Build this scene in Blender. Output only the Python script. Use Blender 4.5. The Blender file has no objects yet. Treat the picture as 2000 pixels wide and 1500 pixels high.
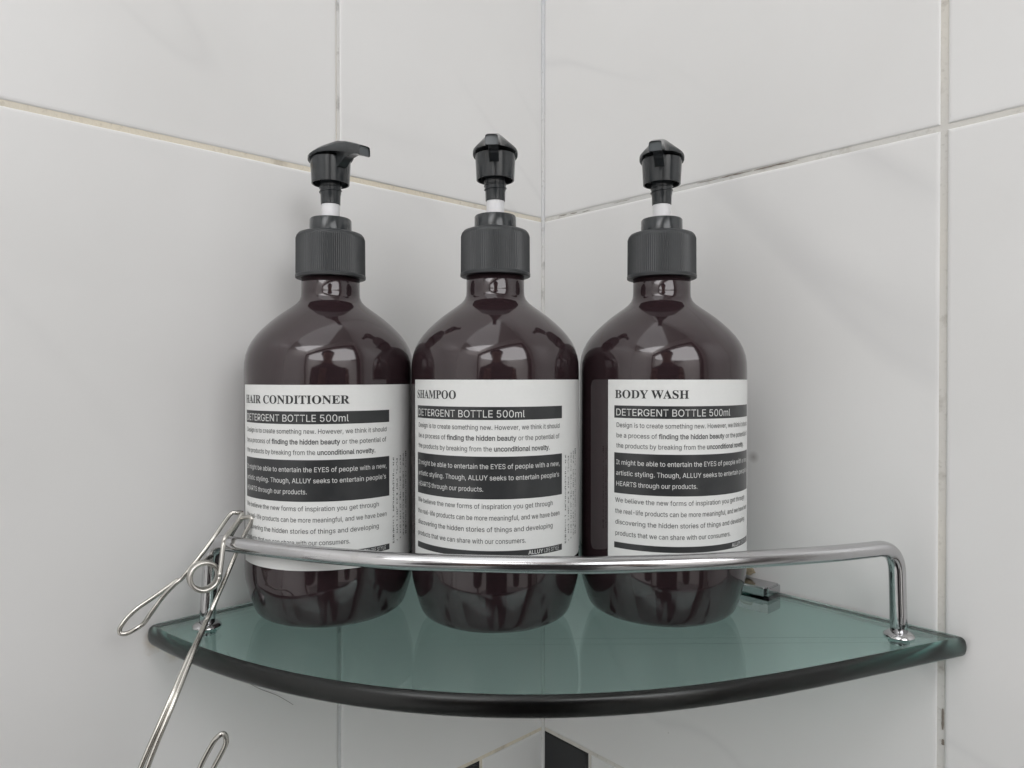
import bpy, bmesh, math, random
from mathutils import Vector, Matrix
random.seed(7)
sc = bpy.context.scene
COL = sc.collection
MM = 0.001
H = 1.37                      # camera height above the bathroom floor (m)

# ------------------------------------------------------------------ camera
cam_d = bpy.data.cameras.new('camera')
cam = bpy.data.objects.new('camera', cam_d); COL.objects.link(cam)
cam.location = (0, 0, H)
cam.rotation_euler = (math.radians(90 - 0.55), 0, 0)
cam_d.sensor_width = 36.0
cam_d.lens = 36.0 * 1360 / 2000
cam_d.clip_start = 0.004; cam_d.clip_end = 50
sc.camera = cam

# ------------------------------------------------------------------ world, exposure
w = bpy.data.worlds.new('World'); sc.world = w; w.use_nodes = True
w.node_tree.nodes['Background'].inputs[0].default_value = (0.9, 0.95, 1.0, 1)
w.node_tree.nodes['Background'].inputs[1].default_value = 0.05
sc.view_settings.view_transform = 'Standard'
sc.view_settings.look = 'None'
sc.view_settings.exposure = -0.2
sc.view_settings.gamma = 1.0
sc.cycles.use_denoising = True
sc.cycles.max_bounces = 14
sc.cycles.diffuse_bounces = 6
sc.cycles.transmission_bounces = 10
sc.cycles.caustics_refractive = True
sc.cycles.caustics_reflective = True
sc.cycles.blur_glossy = 0.5
sc.cycles.sample_clamp_indirect = 6

# room axes: the corner seen in the picture, a = along the left wall, b = along the right wall
CX, CY = 0.0209, 0.468
EA = Vector((-0.7336, -0.6796, 0)); EB = Vector((0.6796, -0.7336, 0))
def room(a, b, z):            # metres, z above the floor
    return Vector((CX, CY, 0)) + EA * a + EB * b + Vector((0, 0, z))
RM = Matrix(((EA.x, EB.x, 0, CX), (EA.y, EB.y, 0, CY), (0, 0, 1, 0), (0, 0, 0, 1)))

def area(name, a, b, z, sx, sy, power, color, target):
    l = bpy.data.lights.new(name, 'AREA'); l.shape = 'RECTANGLE'; l.size = sx; l.size_y = sy
    l.energy = power; l.color = color
    o = bpy.data.objects.new(name, l); COL.objects.link(o)
    o.location = room(a, b, z)
    d = room(*target) - o.location
    o.rotation_euler = d.to_track_quat('-Z', 'Y').to_euler()
    return o
# the room beyond the doorway is lit by a ceiling panel; two added fill lights brighten the bathroom
area('ceiling_lamp', 1.2, 2.2, 2.33, 3.1, 2.7, 116, (0.985, 0.99, 1.0), (1.2, 2.2, 0))
area('bathroom_ceiling_fill', 0.80, 0.38, 2.36, 0.75, 1.58, 4.6, (0.98, 0.99, 1.0), (0.80, 0.38, 0))  # added soft fill over the whole bathroom ceiling, not a real fixture
area('end_wall_fill', 1.58, 0.38, 1.25, 0.74, 2.2, 1.9, (0.98, 0.99, 1.0), (0.0, 0.38, 1.25))  # added fill at the end wall, evens the right wall; no window there

# ------------------------------------------------------------------ helpers
def tag(o, label=None, cat=None, group=None, kind=None):
    if label: o['label'] = label
    if cat: o['category'] = cat
    if group: o['group'] = group
    if kind: o['kind'] = kind
    return o
def link(name, me, m=None, parent=None, smooth=None):
    o = bpy.data.objects.new(name, me); COL.objects.link(o)
    if m is not None and not me.materials: me.materials.append(m)
    if smooth is not None:
        for p in me.polygons: p.use_smooth = True
        if smooth < 180: me.set_sharp_from_angle(angle=math.radians(smooth))
    if parent is not None: o.parent = parent
    return o
def from_bm(name, bm, m=None, parent=None, smooth=None, recalc=True):
    if recalc: bmesh.ops.recalc_face_normals(bm, faces=bm.faces)
    me = bpy.data.meshes.new(name); bm.to_mesh(me); bm.free()
    return link(name, me, m, parent, smooth)
def empty(name, loc=(0, 0, 0)):
    o = bpy.data.objects.new(name, None); COL.objects.link(o); o.location = loc
    o.empty_display_size = 0.01
    return o
def box(bm, x0, x1, y0, y1, z0, z1, mtx=None):
    vs = [bm.verts.new((x, y, z)) for z in (z0, z1) for y in (y0, y1) for x in (x0, x1)]
    if mtx:
        for v in vs: v.co = mtx @ v.co
    for f in ((0, 2, 3, 1), (4, 5, 7, 6), (0, 1, 5, 4), (2, 6, 7, 3), (0, 4, 6, 2), (1, 3, 7, 5)):
        bm.faces.new([vs[i] for i in f])
    return vs
def lathe(bm, prof, n=96, rib=None):
    """prof: list of (r, z) in mm, closed at r=0 ends if given."""
    rings = []
    for r, z in prof:
        if r < 1e-6: rings.append([bm.verts.new((0, 0, z * MM))])
        else:
            ring = []
            for i in range(n):
                rr = r + (rib[1] * (i % 2) if rib and rib[0](z) else 0)
                t = 2 * math.pi * i / n
                ring.append(bm.verts.new((rr * MM * math.cos(t), rr * MM * math.sin(t), z * MM)))
            rings.append(ring)
    for A, B in zip(rings, rings[1:]):
        if len(A) == 1 and len(B) == 1: continue
        for i in range(n):
            j = (i + 1) % n
            if len(A) == 1: bm.faces.new((A[0], B[i], B[j]))
            elif len(B) == 1: bm.faces.new((A[i], B[0], A[j]))
            else: bm.faces.new((A[i], B[i], B[j], A[j]))
def catmull(pts, sub=6, closed=False):
    P = [Vector(p) for p in pts]; n = len(P); out = []
    rng = range(n if closed else n - 1)
    for i in rng:
        p0 = P[(i - 1) % n] if closed or i > 0 else P[0] * 2 - P[1]
        p1, p2 = P[i], P[(i + 1) % n]
        p3 = P[(i + 2) % n] if closed or i + 2 < n else P[n - 1] * 2 - P[n - 2]
        for k in range(sub):
            t = k / sub
            out.append(0.5 * ((2 * p1) + (p2 - p0) * t + (2 * p0 - 5 * p1 + 4 * p2 - p3) * t * t + (3 * p1 - p0 - 3 * p2 + p3) * t ** 3))
    if not closed: out.append(P[-1].copy())
    return out
def tube(bm, pts, r, n=14, closed=False, cap=True):
    """sweep a circle of radius r (same units as pts) along the points, parallel transported frame."""
    P = [Vector(p) for p in pts]; N = len(P)
    def tan(i):
        if closed: return (P[(i + 1) % N] - P[(i - 1) % N]).normalized()
        return (P[min(i + 1, N - 1)] - P[max(i - 1, 0)]).normalized()
    t0 = tan(0); up = Vector((0, 0, 1)) if abs(t0.z) < 0.9 else Vector((1, 0, 0))
    nrm = (up - t0 * up.dot(t0)).normalized(); rings = []
    for i in range(N):
        t = tan(i); nrm = (nrm - t * nrm.dot(t)).normalized(); bi = t.cross(nrm)
        rr = r(i / (N - 1)) if callable(r) else r
        rings.append([bm.verts.new(P[i] + (nrm * math.cos(2 * math.pi * k / n) + bi * math.sin(2 * math.pi * k / n)) * rr) for k in range(n)])
    pairs = list(zip(rings, rings[1:])) + ([(rings[-1], rings[0])] if closed else [])
    for A, B in pairs:
        for k in range(n): bm.faces.new((A[k], A[(k + 1) % n], B[(k + 1) % n], B[k]))
    if cap and not closed:
        for R_, P_, s in ((rings[0], P[0], -1), (rings[-1], P[-1], 1)):
            c = bm.verts.new(P_ + tan(0 if s < 0 else N - 1) * s * (rr * 0.5))
            for k in range(n):
                bm.faces.new((R_[k], R_[(k + 1) % n], c))

# ------------------------------------------------------------------ materials
def mat(name, color=(0.5, 0.5, 0.5), rough=0.5, metal=0.0, ior=1.5, coat=0.0, spec=0.5):
    m = bpy.data.materials.new(name); m.use_nodes = True
    b = m.node_tree.nodes['Principled BSDF']
    b.inputs['Base Color'].default_value = (*color, 1); b.inputs['Roughness'].default_value = rough
    b.inputs['Metallic'].default_value = metal; b.inputs['IOR'].default_value = ior
    b.inputs['Specular IOR Level'].default_value = spec
    b.inputs['Coat Weight'].default_value = coat
    return m
class NT:
    def __init__(s, m): s.m = m; s.t = m.node_tree; s.b = s.t.nodes.get('Principled BSDF')
    def n(s, typ, **kw):
        nd = s.t.nodes.new(typ)
        for k, v in kw.items():
            if k in nd.inputs: nd.inputs[k].default_value = v
            else: setattr(nd, k, v)
        return nd
    def l(s, a, b): s.t.links.new(a, b)
    def ramp(s, src, stops):
        r = s.n('ShaderNodeValToRGB'); e = r.color_ramp.elements
        while len(e) < len(stops): e.new(0.5)
        for el, (p, c) in zip(e, stops):
            el.position = p; el.color = (*c, 1) if len(c) == 3 else c
        s.l(src, r.inputs[0]); return r.outputs[0]
    def mix(s, fac, a, b, mode='MIX'):
        x = s.n('ShaderNodeMix'); x.data_type = 'RGBA'; x.blend_type = mode
        for i, v in ((0, fac), (6, a), (7, b)):
            if hasattr(v, 'links'): s.l(v, x.inputs[i])
            elif isinstance(v, tuple): x.inputs[i].default_value = (*v, 1)
            else: x.inputs[i].default_value = v
        return x.outputs[2]
    def bump(s, h, strength, dist):
        b = s.n('ShaderNodeBump', Strength=strength, Distance=dist); s.l(h, b.inputs['Height']); s.l(b.outputs[0], s.b.inputs['Normal'])

def tile_material(name, stain=None):
    m = mat(name, (0.74, 0.735, 0.725), 0.26); k = NT(m)
    tc = k.n('ShaderNodeTexCoord'); oi = k.n('ShaderNodeObjectInfo')
    off = k.n('ShaderNodeVectorMath', operation='SCALE'); off.inputs[0].default_value = (7.1, 3.7, 5.3); k.l(oi.outputs['Random'], off.inputs['Scale'])
    ad = k.n('ShaderNodeVectorMath', operation='ADD'); k.l(tc.outputs['Object'], ad.inputs[0]); k.l(off.outputs[0], ad.inputs[1])
    # faint diagonal marble veins
    mp = k.n('ShaderNodeMapping'); mp.inputs['Scale'].default_value = (1.0, 1.0, 0.32)
    ro = k.n('ShaderNodeMapping'); ro.inputs['Rotation'].default_value = (0, 0.85, 0); k.l(ad.outputs[0], ro.inputs[0]); k.l(ro.outputs[0], mp.inputs[0])
    nz = k.n('ShaderNodeTexNoise', Scale=4.5, Detail=2.5, Roughness=0.5, Distortion=0.5); k.l(mp.outputs[0], nz.inputs['Vector'])
    vein = k.ramp(nz.outputs[0], [(0.490, (0, 0, 0)), (0.5, (1, 1, 1)), (0.510, (0, 0, 0))])
    br = k.n('ShaderNodeTexNoise', Scale=3.5, Detail=2.0); k.l(ad.outputs[0], br.inputs['Vector'])
    brk = k.ramp(br.outputs[0], [(0.45, (0, 0, 0)), (0.70, (0.42, 0.42, 0.42))])
    vm = k.mix(1.0, vein, brk, 'MULTIPLY')
    cl = k.n('ShaderNodeTexNoise', Scale=9.0, Detail=3.0); k.l(ad.outputs[0], cl.inputs['Vector'])
    base = k.mix(k.ramp(cl.outputs[0], [(0.35, (0, 0, 0)), (0.7, (1, 1, 1))]), (0.765, 0.763, 0.757), (0.80, 0.799, 0.795))
    col = k.mix(vm, base, (0.55, 0.55, 0.56))
    sp = k.n('ShaderNodeTexVoronoi', Scale=95.0); sp.feature = 'F1'; k.l(ad.outputs[0], sp.inputs['Vector'])
    rare = k.n('ShaderNodeTexNoise', Scale=16.0, Detail=1.0); k.l(ad.outputs[0], rare.inputs['Vector'])
    spk = k.mix(1.0, k.ramp(sp.outputs['Distance'], [(0.03, (0.55, 0.55, 0.55)), (0.075, (0, 0, 0))]), k.ramp(rare.outputs[0], [(0.69, (0, 0, 0)), (0.73, (1, 1, 1))]), 'MULTIPLY')
    col = k.mix(spk, col, (0.34, 0.31, 0.28))
    if stain:
        ge = k.n('ShaderNodeNewGeometry')
        for (p, rad, c, amt) in stain:
            d = k.n('ShaderNodeVectorMath', operation='DISTANCE'); k.l(ge.outputs['Position'], d.inputs[0]); d.inputs[1].default_value = p
            sn = k.n('ShaderNodeTexNoise', Scale=170.0, Detail=4.0, Roughness=0.7); k.l(ge.outputs['Position'], sn.inputs['Vector'])
            a1 = k.n('ShaderNodeMath', operation='MULTIPLY_ADD'); k.l(sn.outputs[0], a1.inputs[0]); a1.inputs[1].default_value = rad * 1.5; k.l(d.outputs['Value'], a1.inputs[2])
            f = k.ramp(a1.outputs[0], [(0.0, (amt,) * 3), (rad * 0.85, (amt,) * 3), (rad * 1.6, (0, 0, 0))])
            col = k.mix(f, col, c)
    k.l(col, k.b.inputs['Base Color'])
    wv = k.n('ShaderNodeTexNoise', Scale=14.0, Detail=2.0); k.l(ad.outputs[0], wv.inputs['Vector'])
    k.bump(wv.outputs[0], 0.05, 0.004)
    rr = k.n('ShaderNodeMapRange'); k.l(cl.outputs[0], rr.inputs[0]); rr.inputs[3].default_value = 0.24; rr.inputs[4].default_value = 0.4
    k.l(rr.outputs[0], k.b.inputs['Roughness'])
    return m

def lo(x, y, z): return (x * MM, y * MM, H + z * MM)
M = {}
M['tile_left'] = tile_material('white_marbled_tile_left', [
    (lo(-156, 304.2, -115.5), 0.0075, (0.50, 0.40, 0.27), 0.55),
    (lo(-150.8, 309, -123), 0.004, (0.42, 0.31, 0.2), 0.5)])
M['tile'] = tile_material('white_marbled_tile', [
    (lo(123.9, 356.9, -40.9), 0.0006, (0.26, 0.24, 0.23), 0.7)])
M['black_tile'] = mat('black_tile', (0.016, 0.017, 0.019), 0.22)
def grout_material(name, warm, dark):
    m = mat(name, warm, 0.9); k = NT(m)
    ge = k.n('ShaderNodeNewGeometry')
    n1 = k.n('ShaderNodeTexNoise', Scale=60.0, Detail=5.0, Roughness=0.65); k.l(ge.outputs['Position'], n1.inputs['Vector'])
    n2 = k.n('ShaderNodeTexNoise', Scale=420.0, Detail=3.0); k.l(ge.outputs['Position'], n2.inputs['Vector'])
    n3 = k.n('ShaderNodeTexNoise', Scale=9.0, Detail=2.0); k.l(ge.outputs['Position'], n3.inputs['Vector'])
    c = k.mix(k.ramp(n3.outputs[0], [(0.35, (0, 0, 0)), (0.65, (1, 1, 1))]), warm, tuple(x * y for x, y in zip(warm, (0.93, 0.96, 1.02))))
    c = k.mix(k.ramp(n1.outputs[0], [(0.56, (0, 0, 0)), (0.72, (0.75, 0.75, 0.75))]), c, dark)
    c = k.mix(k.ramp(n2.outputs[0], [(0.6, (0, 0, 0)), (0.75, (0.3, 0.3, 0.3))]), c, (0.25, 0.22, 0.18))
    k.l(c, k.b.inputs['Base Color']); k.bump(n2.outputs[0], 0.5, 0.0006)
    return m
M['grout'] = grout_material('cream_grout', (0.76, 0.70, 0.58), (0.46, 0.41, 0.34))
M['grout_right'] = grout_material('grey_beige_grout', (0.70, 0.675, 0.62), (0.36, 0.33, 0.29))
M['crack'] = mat('dark_joint_gap', (0.24, 0.21, 0.18), 0.9)
M['caulk'] = grout_material('white_caulk', (0.70, 0.69, 0.67), (0.2, 0.195, 0.19))

def bottle_material():
    m = mat('dark_plum_plastic', (0.027, 0.0160, 0.0185), 0.045, ior=1.64); k = NT(m)
    tc = k.n('ShaderNodeTexCoord')
    n = k.n('ShaderNodeTexNoise', Scale=28.0, Detail=2.0); k.l(tc.outputs['Object'], n.inputs['Vector'])
    k.bump(n.outputs[0], 0.035, 0.003)
    n2 = k.n('ShaderNodeTexNoise', Scale=60.0, Detail=4.0); k.l(tc.outputs['Object'], n2.inputs['Vector'])
    rr = k.n('ShaderNodeMapRange'); k.l(n2.outputs[0], rr.inputs[0]); rr.inputs[3].default_value = 0.05; rr.inputs[4].default_value = 0.11
    k.l(rr.outputs[0], k.b.inputs['Roughness'])
    k.b.inputs['Specular Tint'].default_value = (1.0, 0.975, 0.985, 1)
    return m
M['bottle'] = bottle_material()
def black_plastic(name, rough, col):
    m = mat(name, col, rough, ior=1.5); k = NT(m)
    tc = k.n('ShaderNodeTexCoord')
    n = k.n('ShaderNodeTexNoise', Scale=420.0, Detail=3.0); k.l(tc.outputs['Object'], n.inputs['Vector'])
    c = k.mix(n.outputs[0], tuple(x * 0.85 for x in col), tuple(x * 1.15 for x in col)); k.l(c, k.b.inputs['Base Color'])
    k.bump(n.outputs[0], 0.04, 0.0004)
    return m
M['black'] = black_plastic('charcoal_gloss_plastic', 0.16, (0.033, 0.037, 0.040))
M['black_rib'] = black_plastic('charcoal_ribbed_plastic', 0.42, (0.036, 0.039, 0.042))
M['tube'] = mat('white_pump_plastic', (0.80, 0.80, 0.82), 0.35)
M['spout_hole'] = mat('spout_mouth_plastic', (0.10, 0.112, 0.12), 0.12)
def label_material(name, c1, c2, rough):
    m = mat(name, c1, rough); k = NT(m)
    tc = k.n('ShaderNodeTexCoord')
    n = k.n('ShaderNodeTexNoise', Scale=900.0, Detail=2.0); k.l(tc.outputs['Object'], n.inputs['Vector'])
    k.l(k.mix(n.outputs[0], c1, c2), k.b.inputs['Base Color']); k.bump(n.outputs[0], 0.03, 0.0002)
    return m
M['paper'] = label_material('white_vinyl_label', (0.755, 0.765, 0.755), (0.79, 0.80, 0.79), 0.42)
M['ink'] = label_material('charcoal_ink', (0.030, 0.032, 0.034), (0.036, 0.038, 0.04), 0.30)
M['ink_thin'] = mat('grey_small_print_ink', (0.045, 0.047, 0.05), 0.5)
M['white_ink'] = mat('white_print', (0.72, 0.73, 0.72), 0.45)

def metal_material(name, col, rough, scratch):
    m = mat(name, col, rough, metal=1.0); k = NT(m)
    tc = k.n('ShaderNodeTexCoord')
    n = k.n('ShaderNodeTexNoise', Scale=140.0, Detail=5.0, Roughness=0.7); k.l(tc.outputs['Object'], n.inputs['Vector'])
    n2 = k.n('ShaderNodeTexNoise', Scale=18.0, Detail=3.0); k.l(tc.outputs['Object'], n2.inputs['Vector'])
    rr = k.n('ShaderNodeMapRange'); k.l(n2.outputs[0], rr.inputs[0]); rr.inputs[1].default_value = 0.3; rr.inputs[2].default_value = 0.75
    rr.inputs[3].default_value = rough * 0.6; rr.inputs[4].default_value = rough * 1.7
    k.l(rr.outputs[0], k.b.inputs['Roughness'])
    c = k.mix(k.ramp(n.outputs[0], [(0.55, (0, 0, 0)), (0.8, (scratch,) * 3)]), col, (0.36, 0.34, 0.31)); k.l(c, k.b.inputs['Base Color'])
    k.bump(n.outputs[0], 0.05, 0.0004)
    return m
M['chrome'] = metal_material('polished_chrome', (0.52, 0.52, 0.53), 0.12, 0.45)
M['steel'] = metal_material('stainless_wire', (0.55, 0.535, 0.50), 0.24, 0.6)
def glass_material(name, rough):
    m = bpy.data.materials.new(name); m.use_nodes = True; t = m.node_tree; t.nodes.clear()
    o = t.nodes.new('ShaderNodeOutputMaterial'); g = t.nodes.new('ShaderNodeBsdfGlass'); v = t.nodes.new('ShaderNodeVolumeAbsorption')
    g.inputs['IOR'].default_value = 1.52; g.inputs['Roughness'].default_value = rough
    g.inputs['Color'].default_value = (0.97, 0.99, 0.985, 1)
    v.inputs['Color'].default_value = (0.0, 0.615, 0.535, 1); v.inputs['Density'].default_value = 44
    t.links.new(g.outputs[0], o.inputs['Surface']); t.links.new(v.outputs[0], o.inputs['Volume'])
    return m
M['glass'] = glass_material('green_float_glass', 0.0)
M['glass_edge'] = glass_material('satin_glass_edge', 0.28)
M['putty'] = grout_material('yellowed_putty', (0.34, 0.29, 0.2), (0.2, 0.16, 0.1))
def plaster(name, c):
    m = mat(name, c, 0.8); k = NT(m)
    ge = k.n('ShaderNodeNewGeometry')
    n = k.n('ShaderNodeTexNoise', Scale=30.0, Detail=4.0); k.l(ge.outputs['Position'], n.inputs['Vector'])
    k.l(k.mix(n.outputs[0], tuple(x * 0.95 for x in c), c), k.b.inputs['Base Color']); k.bump(n.outputs[0], 0.1, 0.002)
    return m
M['plaster'] = plaster('off_white_plaster', (0.76, 0.74, 0.72))
M['ceil'] = plaster('white_ceiling_paint', (0.78, 0.78, 0.77))
M['floor'] = plaster('grey_floor', (0.21, 0.215, 0.21))
M['wood'] = plaster('dark_door_frame_paint', (0.06, 0.045, 0.04))

# ------------------------------------------------------------------ the room (setting)
DOOR0, DOOR1, DB, DH = 0.10, 1.50, 0.76, 2.05     # doorway in the wall facing the left tiled wall
CEIL = 2.38
def room_boxes(name, boxes, m):
    bm = bmesh.new()
    for b in boxes: box(bm, *b, mtx=RM)
    return tag(from_bm(name, bm, m), kind='structure')
room_boxes('floor', [(-1.9, 2.9, -0.06, 4.0, -0.1, 0)], M['floor'])
room_boxes('ceiling', [(-1.9, 2.9, -0.06, 4.0, CEIL, CEIL + 0.1)], M['ceil'])
room_boxes('doorway_wall', [(-0.008, DOOR0, DB, DB + 0.1, 0, CEIL), (DOOR1, 1.75, DB, DB + 0.1, 0, CEIL), (DOOR0, DOOR1, DB, DB + 0.1, DH, CEIL)], M['plaster'])
room_boxes('door_frame', [(DOOR0 - 0.045, DOOR0 + 0.02, DB - 0.016, DB - 0.001, 0, DH + 0.05), (DOOR1 - 0.02, DOOR1 + 0.045, DB - 0.016, DB - 0.001, 0, DH + 0.05), (DOOR0 + 0.02, DOOR1 - 0.02, DB - 0.016, DB - 0.001, DH - 0.02, DH + 0.05)], M['wood'])
room_boxes('end_wall', [(1.6, 1.7, 0.0, DB, 0, CEIL)], M['plaster'])
room_boxes('outer_room_wall', [(-1.9, 2.9, 3.6, 3.7, 0, CEIL), (-1.9, -1.8, DB + 0.1, 3.6, 0, CEIL), (2.8, 2.9, DB + 0.1, 3.6, 0, CEIL), (-1.8, -0.008, DB, DB + 0.1, 0, CEIL), (1.75, 2.8, DB, DB + 0.1, 0, CEIL)], M['plaster'])

# ---- tiled walls: mortar bed (the joints) with every tile a piece of its own
def tile_mesh(name, w_, h_):
    """front face towards -y (local), centred; glazed pillow edge."""
    bm = bmesh.new(); rings = []
    for ins, d in ((0.0, 4.0), (0.0, 0.85), (0.25, 0.38), (0.7, 0.12), (1.6, 0.0)):
        x, z, y = (w_ / 2 - ins) * MM, (h_ / 2 - ins) * MM, d * MM
        rings.append([bm.verts.new(p) for p in ((-x, y, -z), (x, y, -z), (x, y, z), (-x, y, z))])
    for A, B in zip(rings, rings[1:]):
        for i in range(4): bm.faces.new((A[i], A[(i + 1) % 4], B[(i + 1) % 4], B[i]))
    bm.faces.new(rings[-1]); bmesh.ops.recalc_face_normals(bm, faces=bm.faces)
    me = bpy.data.meshes.new(name); bm.to_mesh(me); bm.free()
    return me
MESH = {}
def lay_wall(name, along_a, length, joint, tile_w, rows, m_tile, first_border, phase):
    """rows: list of (z0, z1, kind) in mm relative to the camera height; tiles face the room."""
    bm = bmesh.new()
    if along_a: box(bm, -0.0007, length, -0.06, -0.0007, 0, CEIL, mtx=RM)
    else: box(bm, -0.06, -0.0007, -0.0007, length, 0, CEIL, mtx=RM)
    wall = tag(from_bm(name, bm, M['grout'] if along_a else M['grout_right']), kind='structure')
    # local frame of a tile: x along the wall, y into the wall, z up
    ax = EA if along_a else EB; into = -EB if along_a else -EA
    if along_a: ax = -EA      # keep a right-handed frame
    rot = Matrix((ax, into, Vector((0, 0, 1)))).transposed().to_4x4()
    G = 2.4
    GV = 1.7 if along_a else 2.8
    def put(s0, s1, z0, z1, m, nm):
        key = (nm, round(s1 - s0, 1), round(z1 - z0, 1), m.name)
        if key not in MESH:
            me = tile_mesh(nm, s1 - s0, z1 - z0); me.materials.append(m); MESH[key] = me
        o = bpy.data.objects.new(nm, MESH[key]); COL.objects.link(o); o.parent = wall
        s, z = (s0 + s1) / 2 * MM, H + (z0 + z1) / 2 * MM
        p = room(s, 0, z) if along_a else room(0, s, z)
        tl = Matrix.Rotation(random.gauss(0, 0.0012), 4, 'X') @ Matrix.Rotation(random.gauss(0, 0.0012), 4, 'Z')
        o.matrix_world = Matrix.Translation(p + into * (random.uniform(-0.00012, 0.00012))) @ rot @ tl
    L = length / MM
    for z0, z1, kind in rows:
        if kind == 'border':
            s, k = 0.9, 0
            for s1 in [first_border] + [first_border + 51.9 * i for i in range(1, int((L - first_border) / 51.9))]:
                put(s, s1 - G / 2, z0 + G / 2, z1 - G / 2, M['black_tile'] if (k + phase) % 2 == 0 else m_tile, 'mosaic_tile')
                s = s1 + G / 2; k += 1
        else:
            s = 0.9; j = joint
            while j < L + tile_w:
                e = min(j - GV / 2, L - 1)
                if e - s > 5: put(s, e, z0 + G / 2, z1 - G / 2, m_tile, 'wall_tile')
                s = j + GV / 2; j += tile_w
    return wall
ZT, ZB = 105.3, -237.1
rows = [(ZT, ZT + 337, 't'), (ZT + 337, ZT + 674, 't'), (ZT + 674, (CEIL - H) / MM, 't'), (ZB, ZT, 't'), (ZB - 53, ZB, 'border')]
z = ZB - 53
while z > -H / MM + 5:
    rows.append((max(z - 337, -H / MM), z, 't')); z -= 337
left_wall = lay_wall('left_tile_wall', True, 1.6, 152.0, 250, rows, M['tile_left'], 54.4, 1)
right_wall = lay_wall('right_tile_wall', False, DB, 236.9, 250, rows, M['tile'], 41.2, 0)
# grey joint strips up the left wall's vertical joints, and cracks where grout has come away
bm = bmesh.new()
for j in (152.0, 402.0, 652.0):
    box(bm, (j - 0.83) * MM, (j + 0.83) * MM, -0.0009, -0.0004, H + (ZB + 1.3) * MM, H + (ZT - 1.3) * MM, mtx=RM)
    box(bm, (j - 0.83) * MM, (j + 0.83) * MM, -0.0009, -0.0004, H + (ZT + 1.3) * MM, H + (ZT + 335.5) * MM, mtx=RM)
tag(from_bm('vertical_joint', bm, M['caulk'], left_wall), kind='stuff')
bm = bmesh.new(); rc = random.Random(11)
def crack(b0, b1, z, th):
    n = max(3, int((b1 - b0) / 2.2)); prev = None
    for i in range(n + 1):
        b = b0 + (b1 - b0) * i / n; t = th * (0.25 if i in (0, n) else rc.uniform(0.4, 1.25)); zz = z + rc.uniform(-0.12, 0.12)
        cur = [bm.verts.new(room(0.00004 - 0.0005 * 0, b * MM, H + (zz + q) * MM)) for q in (-t / 2, t / 2)]
        if prev: bm.faces.new((prev[0], cur[0], cur[1], prev[1]))
        prev = cur
for v in ((118, 131, ZT + 0.75, 0.35), (131.5, 150, ZT + 0.8, 0.55), (151, 174, ZT + 0.7, 0.6), (14, 21, ZT + 0.5, 0.5), (24, 30, ZT + 0.2, 0.7), (34, 41, ZT - 0.3, 0.5), (60, 72, ZT + 0.6, 0.35)): crack(*v)
for z0, z1, dx in ((-149.5, -140.5, 0.7), (-156, -153.5, 0.8)):
    n = 7; prev = None
    for i in range(n + 1):
        w_ = 0.5 * (0.5 if i in (0, n) else rc.uniform(0.7, 1.2))
        cur = [bm.verts.new(room(0.00004, (236.9 + dx + q) * MM, H + (z0 + (z1 - z0) * i / n) * MM)) for q in (-w_, w_)]
        if prev: bm.faces.new((prev[0], cur[0], cur[1], prev[1]))
        prev = cur
for v in bm.verts: v.co += EA * (-0.0005)
tag(from_bm('grout_crack', bm, M['crack'], right_wall), kind='stuff')
# caulk bead down the corner
bm = bmesh.new(); pts = []
for i in range(160):
    z = i / 159 * CEIL
    pts.append(room(0.0004 + random.uniform(-1, 1) * 0.00012, 0.0004 + random.uniform(-1, 1) * 0.00012, z))
tube(bm, pts, 0.0014, n=8)
from_bm('corner_caulk', bm, M['caulk'], right_wall, 180)

# ------------------------------------------------------------------ corner shelf
ZS = -107.0            # shelf top, mm relative to the camera height
shelf = empty('corner_shelf', lo(20.9, 468, ZS - 8))
tag(shelf, 'quarter round green glass corner shelf with a chrome guard rail along its front', 'shelf')
def under(parent, *os):
    bpy.context.view_layer.update()
    for o in os:
        o.parent = parent; o.matrix_parent_inverse = parent.matrix_world.inverted()
edge = [(-151.9, 295.0), (-145.9, 288.5), (-137.2, 281.0), (-121.2, 268.9), (-100.5, 257.6), (-80.7, 248.8), (-56.6, 240.2), (-34.4, 234.1), (-10.1, 230.0),
        (12.6, 229.0), (33.9, 230.7), (51.8, 234.0), (90.7, 245.6), (112.5, 254.4), (136.4, 264.9), (161.8, 276.1), (176.4, 282.6), (182.8, 286.0)]
def wall_ab(p):
    d = Vector((p[0] * 1.019 - 20.9, p[1] * 1.019 - 468, 0)); return d.dot(EA), d.dot(EB)
pol = []
for p in edge:
    a, b = wall_ab(p); pol.append((math.atan2(b, a), math.hypot(a, b)))
# smooth radius as a low-order polynomial of the angle
import numpy as np
ph = np.array([q[0] for q in pol]); rr_ = np.array([q[1] for q in pol])
cf = np.polyfit(ph, rr_, 4)
R_OF = lambda t: float(np.polyval(cf, t)) + 2.4 + 4.6 * max(0.0, (t - 1.1) / (math.pi / 2 - 1.1)) ** 1.6
out = []
GAP = 0.6
NARC = 90
arc = [(R_OF(t) * math.cos(t), R_OF(t) * math.sin(t)) for t in np.linspace(0.03, math.pi / 2 - 0.022, NARC)]
def rnd(p0, p1, p2, n=7):   # quadratic corner
    return [tuple((1 - t) ** 2 * p0[i] + 2 * t * (1 - t) * p1[i] + t * t * p2[i] for i in (0, 1)) for t in [k / n for k in range(1, n)]]
r0, r1 = R_OF(0.0), R_OF(math.pi / 2)
outline = [(GAP, GAP)]
outline += [(x, GAP) for x in (60, 120, 180, r0 - 7)]
outline += rnd((r0 - 7, GAP), (r0 + 0.3, GAP), arc[0]) + arc
outline += rnd(arc[-1], (GAP, r1 + 0.3), (GAP, r1 - 7))
outline += [(GAP, y) for y in (r1 - 7, 180, 120, 60)]
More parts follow.
